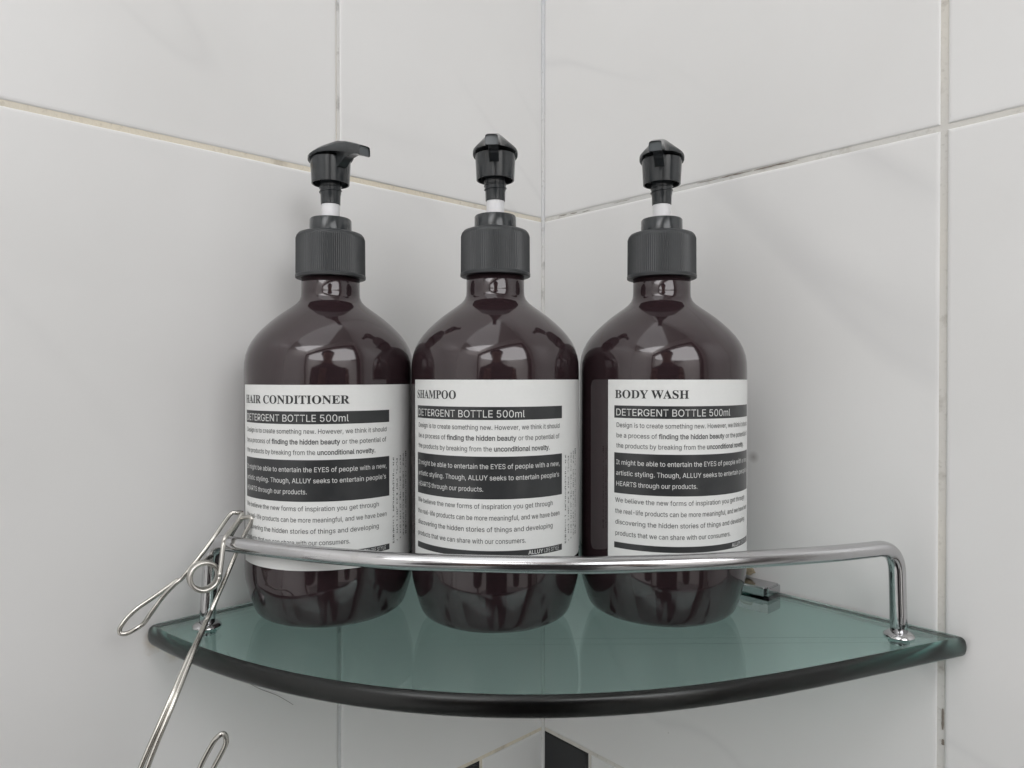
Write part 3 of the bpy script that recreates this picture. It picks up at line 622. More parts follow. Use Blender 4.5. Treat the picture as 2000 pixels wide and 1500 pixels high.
  'h': "205|57,113 57,0 26,0 26,254 57,254 57,144 51,144 58,159 66,172 76,181 87,187 100,191 114,192 126,191 137,189 148,184 157,178 164,170 170,160 175,149 178,135 179,120 179,0 148,0 148,118 147,131 143,143 136,152 128,159 117,163 105,165 96,164 88,162 80,159 74,154 68,148 63,141 60,133 58,124|2,3,4 2,4,6 6,4,5 11,12,13 11,13,14 10,11,14 10,14,15 9,10,15 9,15,16 8,9,16 8,16,17 7,8,31 31,8,17 31,17,30 30,17,18 29,30,18 7,31,32 28,29,18 7,32,33 28,18,19 6,7,33 27,28,19 6,33,34 6,34,35 26,27,19 26,19,20 6,35,36 2,6,37 37,6,36 25,26,20 25,20,21 2,37,38 24,25,21 2,38,0 24,21,22 23,24,22 2,0,1",
  'i': "83|26,0 26,190 57,190 57,0 42,221 36,222 31,224 27,227 23,231 21,236 21,242 21,247 23,252 27,256 31,259 36,261 42,262 47,261 52,259 57,256 60,252 62,247 63,242 62,236 60,231 57,227 52,224 47,222|0,1,2 0,2,3 15,16,17 14,15,17 14,17,18 13,14,18 13,18,19 12,13,19 12,19,20 11,12,20 11,20,21 10,11,21 10,21,22 9,10,22 9,22,23 8,9,23 8,23,24 7,8,24 7,24,25 6,7,25 6,25,26 5,6,26 5,26,27 5,27,4",
  'k': "190|55,68 55,106 60,106 142,190 180,190 92,100 89,100 26,0 26,254 57,254 57,0 147,0 74,93 96,114 186,0|2,3,4 2,4,5 0,1,2 0,2,6 6,2,5 7,8,9 7,9,10 12,13,14 11,12,14",
  'l': "95|70,-1 56,0 45,4 37,10 31,19 27,29 26,42 26,254 57,254 57,49 57,42 58,35 60,31 63,28 67,27 73,26 80,26 85,27 90,1 81,0|6,7,8 6,8,9 6,9,10 5,6,10 5,10,11 5,11,12 5,12,13 4,5,13 4,13,14 16,17,18 4,14,15 15,16,18 4,15,18 3,4,18 2,3,18 1,2,18 1,18,19 0,1,19",
  'm': "305|26,0 26,190 56,190 56,148 54,148 57,157 61,166 66,173 72,179 79,184 86,188 94,191 102,193 110,193 123,192 134,187 144,180 151,171 157,160 160,147 156,147 159,156 163,164 169,172 175,178 182,183 190,187 199,191 208,192 218,193 229,192 239,190 249,186 257,180 264,173 270,164 275,154 278,141 278,128 278,0 248,0 248,127 247,139 243,149 236,156 228,161 219,164 209,165 201,165 194,163 187,160 181,156 177,151 173,145 170,139 168,131 168,124 168,0 137,0 137,130 136,140 132,148 126,156 119,161 110,164 100,165 92,165 85,163 79,160 73,156 67,151 63,145 60,137 58,129 57,119 57,0|12,13,14 28,29,30 11,12,14 27,28,30 27,30,31 11,14,15 10,11,15 26,27,31 26,31,32 0,1,2 0,2,4 4,2,3 9,10,15 25,26,32 9,15,16 25,32,33 8,9,16 24,25,33 8,16,17 24,33,34 7,8,17 23,24,34 23,34,35 6,7,17 22,23,47 47,23,35 6,17,65 65,17,18 5,6,66 66,6,65 64,65,18 22,47,48 46,47,35 5,66,67 22,48,49 21,22,49 45,46,35 45,35,36 63,64,18 5,67,68 21,49,50 44,45,36 62,63,18 5,68,69 62,18,19 21,50,51 4,5,69 43,44,36 20,21,51 4,69,70 20,51,52 61,62,19 43,36,37 20,52,53 4,70,71 42,43,37 60,61,20 20,61,19 0,4,72 72,4,71 60,20,53 60,53,54 42,37,38 59,60,54 41,42,38 59,54,55 0,72,73 59,55,56 58,59,56 0,73,74 41,38,39 40,41,39 58,56,57 0,74,75",
  'n': "205|57,113 57,0 26,0 26,190 56,190 56,144 51,144 58,159 66,172 76,181 87,187 100,191 114,192 126,191 137,189 147,184 156,178 164,170 170,160 175,149 178,135 179,120 179,0 148,0 148,118 147,131 143,143 136,152 128,159 117,163 105,165 96,164 88,162 80,159 74,154 68,148 63,141 60,133 58,124|11,12,13 11,13,14 10,11,14 2,3,4 2,4,6 6,4,5 10,14,15 9,10,15 9,15,16 8,9,16 8,16,17 7,8,31 31,8,17 31,17,30 30,17,18 29,30,18 7,31,32 28,29,18 7,32,33 28,18,19 6,7,33 27,28,19 6,33,34 6,34,35 26,27,19 26,19,20 6,35,36 2,6,37 37,6,36 25,26,20 25,20,21 2,37,38 24,25,21 2,38,0 24,21,22 23,24,22 2,0,1",
  'o': "208|104,-4 87,-3 72,1 58,8 46,17 36,29 28,43 22,58 18,75 17,94 18,113 22,130 28,146 36,159 46,171 58,180 72,187 87,191 104,192 120,191 136,187 149,180 161,171 171,159 180,146 186,130 189,113 191,94 189,75 186,58 180,43 171,29 161,17 149,8 136,1 120,-3 104,23 116,24 126,28 135,33 143,40 149,49 154,59 157,70 159,81 160,94 159,106 157,118 154,129 149,139 143,148 135,155 126,161 116,164 104,165 92,164 81,161 73,155 65,148 59,139 54,129 51,118 49,106 48,94 49,81 51,70 54,59 59,49 65,40 73,33 81,28 92,24|17,18,19 17,19,20 16,17,20 16,20,21 15,16,21 14,15,21 14,21,22 14,22,23 13,14,54 54,14,23 13,54,55 53,54,23 13,55,56 52,53,23 13,56,57 51,52,23 12,13,57 51,23,24 12,57,58 50,51,24 12,58,59 49,50,24 11,12,59 49,24,25 11,59,60 48,49,25 10,11,60 48,25,26 10,60,61 47,48,26 10,61,62 46,47,26 9,10,62 46,26,27 9,62,63 45,46,27 8,9,63 8,63,64 44,45,27 44,27,28 8,64,65 43,44,28 7,8,65 43,28,29 7,65,66 42,43,29 7,66,67 41,42,29 6,7,67 41,29,30 40,41,30 6,67,68 5,6,68 40,30,31 39,40,31 5,68,69 5,69,70 38,39,31 4,5,70 38,31,32 4,70,71 37,38,32 4,71,36 36,37,32 4,36,32 3,4,32 3,32,33 2,3,33 2,33,34 1,2,34 1,34,35 0,1,35",
  'p': "212|26,-71 26,190 56,190 56,160 59,160 69,173 86,186 94,190 103,192 115,192 130,191 144,187 156,180 168,171 177,160 185,146 191,131 194,113 195,94 194,75 191,58 185,42 177,29 168,17 157,8 144,1 130,-3 115,-4 104,-3 94,-1 86,2 69,16 59,29 57,29 57,-71 110,23 121,24 131,28 140,33 147,40 153,48 158,58 161,70 163,82 164,95 163,108 161,120 158,131 153,140 147,149 140,156 131,161 121,164 110,165 99,164 89,161 81,156 73,149 67,141 62,131 59,120 57,108 56,95 57,81 59,69 63,58 67,48 73,39 81,32 89,27 99,24|8,9,10 7,8,10 7,10,11 0,1,2 0,2,3 6,7,11 6,11,12 5,6,12 5,12,13 4,5,54 54,5,13 54,13,53 53,13,14 52,53,14 4,54,55 51,52,14 4,55,56 50,51,14 50,14,15 0,3,4 0,4,60 60,4,59 59,4,58 58,4,57 57,4,56 49,50,15 48,49,15 48,15,16 47,48,16 47,16,17 46,47,17 0,60,61 45,46,17 45,17,18 0,61,62 44,45,18 0,62,63 43,44,18 43,18,19 42,43,19 0,63,64 42,19,20 41,42,20 0,64,65 40,41,20 40,20,21 0,65,33 33,65,66 39,40,21 33,66,67 39,21,22 38,39,22 33,67,68 37,38,22 33,68,32 32,68,69 0,33,34 31,32,69 37,22,23 36,37,23 31,69,70 35,36,23 31,70,35 31,35,23 31,23,24 30,31,24 30,24,25 29,30,25 29,25,26 28,29,26 28,26,27",
  'r': "130|26,0 26,190 56,190 56,160 58,160 62,169 68,177 76,184 85,188 96,191 107,192 115,192 122,192 122,161 115,162 103,163 95,162 87,160 80,157 73,153 67,148 63,142 60,135 58,127 57,118 57,0|9,10,11 9,11,12 9,12,13 8,9,13 0,1,2 0,2,3 7,8,13 6,7,13 5,6,14 14,6,13 4,5,15 15,5,14 4,15,16 4,16,17 0,3,4 0,4,23 23,4,22 22,4,21 21,4,20 20,4,19 19,4,18 18,4,17 0,23,24 0,24,25",
  's': "182|91,-4 78,-3 67,-2 56,2 46,6 38,12 31,19 25,27 21,37 18,47 47,53 50,44 55,36 62,30 70,26 80,24 91,23 103,24 113,26 122,31 129,37 133,44 134,51 133,58 131,63 127,68 122,72 115,75 106,78 75,85 59,90 46,96 36,104 29,113 25,124 23,137 24,147 27,157 33,166 39,173 48,180 58,185 69,189 81,191 94,192 106,192 117,190 127,186 136,182 143,176 149,170 155,162 159,154 162,145 134,139 131,146 127,152 121,158 114,163 105,165 94,166 83,165 74,163 65,158 59,153 56,146 54,139 55,132 58,126 62,122 68,118 76,114 86,111 115,105 131,100 143,93 153,86 160,76 164,66 166,53 165,43 161,33 156,24 149,16 140,9 130,3 118,-1 105,-3|43,44,45 43,45,46 42,43,46 42,46,47 41,42,47 41,47,48 40,41,48 40,48,49 39,40,49 39,49,50 38,39,50 38,50,60 60,50,51 38,60,61 59,60,51 37,38,61 37,61,62 58,59,51 37,62,63 57,58,51 57,51,52 37,63,64 56,57,52 36,37,64 56,52,53 36,64,65 55,56,53 35,36,65 35,65,66 54,55,53 35,66,67 34,35,67 34,67,68 34,68,69 33,34,69 33,69,70 33,70,71 33,71,72 32,33,72 32,72,73 32,73,74 31,32,74 31,74,75 30,31,75 30,75,76 29,30,76 29,76,77 28,29,77 27,28,77 27,77,78 26,27,78 25,26,78 24,25,78 24,78,79 23,24,79 22,23,79 9,10,11 22,79,80 21,22,80 8,9,11 20,21,80 8,11,12 20,80,81 19,20,81 7,8,12 7,12,13 19,81,82 18,19,82 7,13,14 6,7,14 17,18,82 6,14,15 16,17,82 16,82,83 6,15,16 6,16,83 5,6,83 5,83,84 4,5,84 4,84,85 3,4,85 3,85,86 2,3,86 2,86,87 1,2,87 1,87,0",
  't': "114|102,190 102,164 3,164 3,190 32,236 63,236 63,49 64,41 65,35 68,31 72,27 78,26 85,25 93,26 101,27 107,1 96,-1 84,-2 69,-1 56,4 46,11 38,20 34,32 32,46|2,3,0 2,0,1 23,4,5 23,5,6 23,6,7 22,23,7 22,7,8 22,8,9 21,22,9 21,9,10 21,10,11 13,14,15 21,11,12 12,13,15 21,12,15 20,21,15 19,20,15 18,19,15 18,15,16 17,18,16",
  'u': "205|91,-3 79,-2 68,1 57,5 48,12 41,20 35,29 30,41 27,54 26,69 26,190 57,190 57,72 58,58 62,47 68,37 77,31 88,26 100,25 109,26 117,28 125,31 131,36 137,41 142,48 145,57 147,66 148,76 148,190 179,190 179,0 149,0 149,46 154,46 147,30 139,18 129,8 117,2 105,-1|9,10,11 9,11,12 27,28,29 27,29,30 26,27,30 9,12,13 8,9,13 25,26,33 33,26,30 8,13,14 24,25,33 7,8,14 23,24,32 32,24,33 7,14,15 23,32,34 34,32,31 34,33,30 22,23,34 6,7,15 6,15,16 21,22,34 20,21,34 6,16,17 20,34,35 31,34,30 5,6,17 19,20,35 5,17,18 18,19,35 5,18,35 4,5,35 4,35,36 3,4,36 3,36,37 2,3,37 2,37,38 1,2,38 1,38,0",
  'v': "195|81,0 9,190 42,190 83,78 93,43 103,10 92,10 101,43 112,78 152,190 186,190 113,0|0,1,2 0,2,3 8,9,10 8,10,11 0,3,4 7,8,11 0,4,6 6,4,5 6,7,11 0,6,11",
  'w': "284|69,0 11,190 44,190 67,107 77,68 88,21 82,21 93,67 103,107 126,190 158,190 181,107 191,68 201,21 196,21 206,68 217,107 240,190 272,190 215,0 184,0 159,86 152,112 145,140 138,169 145,169 138,140 131,112 124,86 99,0|0,1,2 0,2,3 8,9,24 24,9,10 24,10,25 25,10,11 16,17,18 16,18,19 8,24,26 26,24,23 26,25,23 23,25,11 8,26,27 22,23,11 21,22,11 8,27,28 0,3,4 7,8,28 21,11,12 15,16,19 7,28,29 20,21,12 0,4,6 6,4,5 20,12,14 14,12,13 14,15,19 6,7,29 0,6,29 20,14,19",
  'y': "195|24,-69 31,-43 36,-44 52,-44 57,-43 61,-41 65,-37 69,-32 72,-26 75,-18 81,-1 9,190 42,190 83,78 93,43 103,10 92,10 101,43 112,78 153,190 186,190 102,-29 88,-54 83,-59 76,-64 70,-68 62,-70 54,-72 46,-73 32,-72|10,11,12 10,12,13 18,19,20 18,20,21 10,13,14 17,18,15 15,18,21 16,17,15 10,14,15 10,15,21 9,10,21 8,9,21 7,8,21 7,21,22 6,7,22 5,6,22 4,5,22 0,1,2 3,4,22 0,2,3 0,3,22 0,22,23 0,23,24 0,24,25 0,25,26 29,0,26 29,26,27 28,29,27",
 },
 'R': {
  ' ': "94||",
  ',': "94|19,-60 34,36 68,36 42,-60|0,1,2 0,2,3",
  '.': "94|48,-2 42,-1 36,1 31,4 28,9 26,15 25,20 26,27 28,32 31,37 36,40 42,43 48,43 54,43 59,40 64,37 68,32 70,27 71,20 70,15 68,9 64,4 59,1 54,-1|11,12,13 10,11,13 10,13,14 9,10,14 9,14,15 8,9,15 8,15,16 7,8,16 7,16,17 6,7,17 6,17,18 5,6,18 5,18,19 4,5,19 4,19,20 4,20,21 3,4,21 2,3,21 2,21,22 1,2,22 1,22,23 0,1,23",
  '0': "227|113,-3 95,-2 79,3 65,12 53,24 42,39 34,57 29,77 25,101 24,127 25,153 29,177 35,197 43,215 53,230 65,242 79,251 95,256 113,258 131,256 147,251 161,242 174,230 184,215 192,197 198,177 201,153 203,127 201,101 198,77 192,57 184,39 174,24 162,12 147,3 131,-2 113,25 125,26 136,30 145,37 153,46 160,58 165,72 169,88 171,107 172,127 171,148 169,166 165,182 160,197 153,208 145,218 136,224 125,228 113,230 101,228 91,224 82,218 73,208 67,197 62,182 58,166 55,148 55,127 55,107 58,88 62,72 67,58 73,46 82,37 91,30 101,26|17,18,19 17,19,20 16,17,20 15,16,20 15,20,21 14,15,21 14,21,22 14,22,54 54,22,53 53,22,23 13,14,55 55,14,54 13,55,56 52,53,23 51,52,23 13,56,57 13,57,58 50,51,23 12,13,58 50,23,24 12,58,59 49,50,24 11,12,59 49,24,25 11,59,60 48,49,25 11,60,61 47,48,25 10,11,61 47,25,26 10,61,62 46,47,26 9,10,62 46,26,27 9,62,63 45,46,27 8,9,63 8,63,64 44,45,27 44,27,28 8,64,65 43,44,28 7,8,65 43,28,29 7,65,66 42,43,29 6,7,66 42,29,30 6,66,67 41,42,30 6,67,68 40,41,30 5,6,68 40,30,31 5,68,69 39,40,31 4,5,69 39,31,32 4,69,70 38,39,32 4,70,71 37,38,32 36,37,32 4,71,36 4,36,32 3,4,32 3,32,33 2,3,33 2,33,34 2,34,35 1,2,35 0,1,35",
  '5': "227|111,-3 96,-2 82,1 70,6 59,12 49,20 41,30 35,41 32,53 30,65 61,65 62,58 65,51 69,44 74,39 80,34 87,30 94,27 102,26 111,25 120,26 130,28 138,32 146,38 152,44 157,52 161,61 163,71 164,81 163,92 161,101 157,111 151,119 145,125 137,131 129,135 119,138 109,138 84,134 76,131 69,127 64,123 34,126 48,254 183,254 183,226 75,226 67,151 68,151 74,155 81,159 89,162 97,165 106,166 115,167 126,166 137,164 147,160 156,156 165,150 172,143 179,134 185,125 189,116 193,105 195,94 195,82 194,66 191,51 184,38 176,26 166,16 154,8 141,1 126,-2|42,43,46 46,43,44 46,44,45 42,46,47 53,54,55 52,53,55 52,55,56 51,52,56 51,56,57 50,51,57 50,57,58 49,50,58 49,58,59 48,49,59 42,47,48 42,48,59 42,59,37 37,59,60 37,60,61 42,37,38 36,37,61 35,36,61 34,35,61 34,61,62 42,38,39 42,39,40 33,34,62 42,40,41 33,62,63 32,33,63 31,32,63 31,63,64 30,31,64 30,64,65 29,30,65 29,65,66 28,29,66 28,66,67 27,28,67 26,27,67 26,67,68 8,9,10 8,10,11 25,26,68 8,11,12 7,8,12 24,25,68 24,68,69 7,12,13 7,13,14 23,24,69 6,7,14 6,14,15 23,69,70 22,23,70 6,15,16 21,22,70 6,16,17 5,6,17 20,21,70 5,17,18 20,70,71 19,20,71 5,18,19 5,19,71 4,5,71 4,71,72 3,4,72 3,72,73 2,3,73 2,73,74 1,2,74 1,74,0",
  'A': "240|8,0 101,254 138,254 231,0 198,0 144,151 132,186 116,239 123,239 106,185 95,151 43,0 55,71 55,99 185,99 185,71|0,1,7 7,1,2 7,2,8 8,2,3 0,7,9 9,7,6 9,8,6 6,8,3 5,6,3 0,9,10 0,10,11 4,5,3 12,13,14 12,14,15",
  'B': "228|30,0 30,254 121,254 137,253 152,250 164,245 175,239 184,230 190,221 195,210 198,199 199,187 198,177 197,168 193,160 189,153 184,148 178,143 157,133 157,131 166,130 174,127 182,123 189,117 196,110 201,102 205,92 208,81 209,68 208,56 205,44 200,33 193,24 184,16 172,9 158,4 142,1 123,0 62,29 122,29 140,30 154,34 165,40 172,48 176,58 178,68 177,77 175,85 171,92 166,99 160,104 153,109 144,113 135,115 124,115 62,115 62,143 119,143 128,143 136,145 144,148 151,152 157,157 162,163 165,170 167,178 168,186 167,197 163,206 156,214 147,221 135,225 120,226 62,226|0,1,73 73,1,2 73,2,3 73,3,4 73,4,5 73,5,6 73,6,7 73,7,72 72,7,8 0,73,56 71,72,8 70,71,8 70,8,9 69,70,9 68,69,9 68,9,10 67,68,10 67,10,11 66,67,11 66,11,12 65,66,12 64,65,12 64,12,13 63,64,13 63,13,14 62,63,14 62,14,15 61,62,15 61,15,16 60,61,16 59,60,16 59,16,17 58,59,17 57,58,17 57,17,18 0,56,55 55,56,57 55,57,18 55,18,19 55,19,20 55,20,21 55,21,22 55,22,23 55,23,54 54,23,53 53,23,24 0,55,38 52,53,24 51,52,24 51,24,25 50,51,25 49,50,25 49,25,26 48,49,26 47,48,26 47,26,27 46,47,27 46,27,28 45,46,28 44,45,28 44,28,29 43,44,29 43,29,30 42,43,30 42,30,31 41,42,31 40,41,31 40,31,32 39,40,32 0,38,39 0,39,32 0,32,33 0,33,34 0,34,35 0,35,36 0,36,37",
  'D': "251|109,0 48,0 48,29 107,29 127,30 144,34 159,40 171,49 182,61 189,75 195,90 198,108 200,128 198,147 195,165 190,180 182,194 172,205 160,214 145,221 129,225 110,226 47,226 47,254 113,254 136,253 157,248 176,239 192,228 206,213 217,196 225,175 229,153 231,128 229,102 224,80 217,59 206,42 192,27 175,15 156,7 134,2 62,254 62,0 30,0 30,254|22,23,24 22,24,25 22,25,26 22,26,27 22,27,28 22,28,21 21,28,20 20,28,29 19,20,29 18,19,29 17,18,29 17,29,30 16,17,30 16,30,31 15,16,31 14,15,31 14,31,32 13,14,32 13,32,33 12,13,33 11,12,33 11,33,34 10,11,34 10,34,35 9,10,35 9,35,36 8,9,36 7,8,36 7,36,37 6,7,37 6,37,38 5,6,38 4,5,38 3,4,38 1,2,3 1,3,38 1,38,39 1,39,40 1,40,41 1,41,0 44,45,42 44,42,43",
  'E': "209|30,0 30,254 186,254 186,226 62,226 62,143 178,143 178,114 62,114 62,29 188,29 188,0|0,1,4 4,1,2 4,2,3 0,4,5 0,5,8 8,5,6 8,6,7 0,8,9 0,9,10 0,10,11",
  'G': "260|134,-3 113,-2 93,4 75,13 59,25 45,40 35,58 27,78 22,102 20,127 22,153 27,176 35,197 45,215 59,230 74,242 92,251 112,256 132,258 146,257 158,255 170,252 181,247 192,242 202,235 210,227 218,218 225,208 230,198 234,186 237,174 204,174 194,197 178,213 158,224 133,228 118,227 104,223 92,216 80,207 70,196 62,182 57,166 53,148 52,127 53,107 57,88 63,72 71,59 81,47 92,38 105,32 119,28 134,26 148,27 161,31 172,36 183,43 191,51 198,62 203,74 206,87 207,101 217,100 141,100 141,128 239,128 239,100 237,80 233,62 225,45 215,31 203,19 188,9 172,2 154,-2|17,18,19 17,19,20 16,17,20 16,20,21 16,21,22 15,16,22 15,22,23 14,15,23 14,23,24 14,24,25 13,14,36 36,14,35 35,14,25 34,35,25 34,25,26 13,36,37 33,34,26 13,37,38 33,26,27 13,38,39 12,13,39 32,33,27 32,27,28 12,39,40 32,28,29 11,12,40 31,32,29 11,40,41 31,29,30 11,41,42 10,11,42 10,42,43 9,10,43 9,43,44 64,65,66 64,66,62 62,66,67 8,9,44 8,44,45 8,45,46 7,8,46 64,62,61 63,62,67 63,67,68 61,64,63 61,63,68 7,46,47 60,61,68 60,68,69 6,7,47 59,60,69 6,47,48 59,69,70 58,59,70 6,48,49 5,6,49 57,58,70 5,49,50 57,70,71 56,57,71 4,5,50 4,50,51 55,56,71 4,51,52 55,71,72 54,55,72 4,52,53 53,54,72 4,53,72 3,4,72 3,72,73 2,3,73 2,73,74 1,2,74 1,74,75 0,1,75",
  'H': "258|30,0 30,254 62,254 62,144 196,144 196,254 228,254 228,0 196,0 196,116 62,116 62,0|0,1,2 0,2,3 4,5,6 4,6,7 0,3,10 10,3,4 10,4,9 9,4,7 0,10,11 8,9,7",
  'I': "150|16,0 16,29 59,29 59,226 16,226 16,254 135,254 135,226 91,226 91,29 135,29 135,0|4,5,6 4,6,7 3,4,7 2,3,8 8,3,7 2,8,9 0,1,2 0,2,9 0,9,10 0,10,11",
  'L': "196|30,0 30,254 62,254 62,29 181,29 181,0|0,1,2 0,2,3 0,3,4 0,4,5",
  'N': "262|30,0 30,254 68,254 172,91 181,75 194,53 207,27 202,27 200,54 200,79 199,97 199,254 232,254 232,0 193,0 101,145 89,165 74,191 54,226 60,227 61,192 62,164 62,145 62,0|0,1,18 18,1,2 18,2,19 19,2,3 10,11,12 10,12,13 20,19,17 17,19,3 0,18,20 20,18,17 0,20,21 16,17,3 15,16,3 0,21,22 0,22,23 14,15,3 9,10,13 14,3,4 8,9,13 14,4,5 7,8,6 6,8,13 14,5,6 14,6,13",
  'O': "267|133,-3 112,-2 93,4 75,12 59,25 46,40 35,58 27,78 22,101 20,127 22,153 27,176 35,197 46,215 59,230 75,242 93,251 112,256 133,258 155,256 174,251 192,242 208,230 221,215 232,197 240,176 245,153 247,127 245,101 240,78 232,58 221,40 208,25 192,12 174,4 155,-2 133,26 148,28 162,32 175,38 186,47 196,58 204,72 210,88 214,106 215,127 214,148 210,166 204,182 196,196 186,207 175,216 162,223 148,227 133,228 119,227 105,223 92,216 81,207 71,196 63,182 57,166 53,148 52,127 53,106 57,88 63,72 71,58 81,47 92,38 105,32 119,28|17,18,19 16,17,19 16,19,20 15,16,20 15,20,21 14,15,21 14,21,22 13,14,55 55,14,54 54,14,22 54,22,53 53,22,23 52,53,23 13,55,56 51,52,23 13,56,57 50,51,23 13,57,58 12,13,58 50,23,24 49,50,24 12,58,59 11,12,59 49,24,25 48,49,25 11,59,60 47,48,25 11,60,61 10,11,61 47,25,26 46,47,26 10,61,62 46,26,27 9,10,62 45,46,27 9,62,63 8,9,63 8,63,64 44,45,27 44,27,28 8,64,65 43,44,28 7,8,65 43,28,29 7,65,66 42,43,29 6,7,66 42,29,30 6,66,67 41,42,30 6,67,68 40,41,30 5,6,68 40,30,31 5,68,69 39,40,31 4,5,69 39,31,32 4,69,70 38,39,32 4,70,71 37,38,32 4,71,36 36,37,32 4,36,32 4,32,33 3,4,33 2,3,33 2,33,34 2,34,35 1,2,35 1,35,0",
  'R': "224|30,0 30,254 118,254 136,253 153,250 167,244 178,237 188,227 195,217 200,204 204,191 205,176 204,161 200,148 195,136 188,125 178,116 166,109 152,103 136,100 118,99 48,99 48,128 117,128 129,128 140,130 149,133 156,138 162,143 167,150 170,158 172,167 173,176 172,186 170,194 167,202 162,209 156,215 149,220 140,223 129,225 116,226 62,226 62,0 177,0 115,115 151,115 214,0|0,1,22 22,1,42 42,1,2 42,2,3 42,3,4 42,4,5 42,5,6 42,6,7 42,7,41 41,7,40 40,7,8 22,42,43 39,40,8 38,39,8 37,38,8 37,8,9 36,37,9 35,36,9 35,9,10 34,35,10 33,34,10 33,10,11 32,33,11 31,32,11 31,11,12 30,31,12 30,12,13 29,30,13 28,29,13 28,13,14 27,28,14 26,27,14 26,14,15 25,26,15 24,25,15 23,24,15 0,22,21 43,22,23 43,23,20 20,23,15 20,15,16 20,16,17 20,17,18 20,18,19 0,21,20 0,20,43 44,45,46 44,46,47",
  'S': "223|112,-4 94,-3 78,0 64,5 51,11 41,20 32,30 25,42 21,54 19,68 52,68 54,59 57,51 62,44 68,38 75,33 83,29 92,27 102,25 112,25 123,25 133,27 143,30 151,34 159,40 165,46 169,53 172,61 173,70 172,77 170,84 166,89 161,94 155,99 148,102 122,111 92,120 72,126 56,135 43,145 34,156 28,170 26,186 27,200 31,213 37,224 46,234 57,242 69,249 83,254 97,257 114,258 130,257 145,254 158,249 170,242 180,234 189,224 195,213 199,202 200,189 169,189 166,201 160,211 151,219 140,225 127,228 112,229 102,229 92,227 84,224 76,220 70,215 64,209 61,203 58,195 58,188 58,180 61,173 65,167 71,162 78,158 85,154 106,147 132,140 156,132 179,119 186,113 192,106 197,99 201,90 203,80 204,69 203,56 199,43 193,32 185,21 174,13 162,5 147,0 130,-3|50,51,52 49,50,52 49,52,53 48,49,53 48,53,54 47,48,54 47,54,55 46,47,55 46,55,56 46,56,57 45,46,68 68,46,67 67,46,57 66,67,57 45,68,69 65,66,57 45,69,70 64,65,57 64,57,58 44,45,70 44,70,71 44,71,72 63,64,58 44,72,73 63,58,59 43,44,73 62,63,59 43,73,74 43,74,75 62,59,60 61,62,60 42,43,75 42,75,76 42,76,77 41,42,77 41,77,78 41,78,79 40,41,79 40,79,80 40,80,81 40,81,82 39,40,82 39,82,83 39,83,84 38,39,84 38,84,85 37,38,85 37,85,86 36,37,86 35,36,86 35,86,87 35,87,88 34,35,88 34,88,89 33,34,89 33,89,90 32,33,90 31,32,90 31,90,91 30,31,91 29,30,91 29,91,92 28,29,92 27,28,92 27,92,93 8,9,10 8,10,11 26,27,93 8,11,12 26,93,94 7,8,12 25,26,94 7,12,13 24,25,94 7,13,14 24,94,95 6,7,14 23,24,95 6,14,15 22,23,95 6,15,16 22,95,96 21,22,96 5,6,16 5,16,17 20,21,96 5,17,18 19,20,96 5,18,19 5,19,96 5,96,97 4,5,97 4,97,98 3,4,98 3,98,99 2,3,99 2,99,100 1,2,100 1,100,0",
  'T': "224|16,226 16,254 208,254 208,226 128,226 128,0 96,0 96,226|0,1,2 0,2,3 7,0,3 6,7,4 4,7,3 6,4,5",
  'U': "259|129,-4 110,-3 93,1 77,8 63,17 52,27 42,40 36,54 31,70 30,87 30,254 62,254 62,89 63,77 66,66 70,57 77,48 84,40 94,34 104,29 116,27 129,26 143,27 155,29 165,34 175,40 182,48 188,57 193,66 195,77 196,89 196,254 229,254 229,87 227,70 223,54 216,40 207,27 195,17 182,8 166,1 149,-3|9,10,11 9,11,12 30,31,32 30,32,33 9,12,13 29,30,33 8,9,13 29,33,34 8,13,14 28,29,34 7,8,14 28,34,35 27,28,35 7,14,15 7,15,16 26,27,35 6,7,16 26,35,36 6,16,17 25,26,36 6,17,18 24,25,36 5,6,18 24,36,37 5,18,19 23,24,37 5,19,20 22,23,37 4,5,20 22,37,38 4,20,21 21,22,38 4,21,38 3,4,38 3,38,39 2,3,39 2,39,40 1,2,40 1,40,41 0,1,41",
  'Y': "236|102,0 102,104 8,254 46,254 96,172 111,146 125,115 112,115 126,146 140,172 191,254 228,254 134,104 134,0|1,2,3 1,3,4 9,10,11 9,11,12 1,4,5 8,9,12 7,8,6 6,8,12 1,5,6 1,6,12 0,1,12 0,12,13",
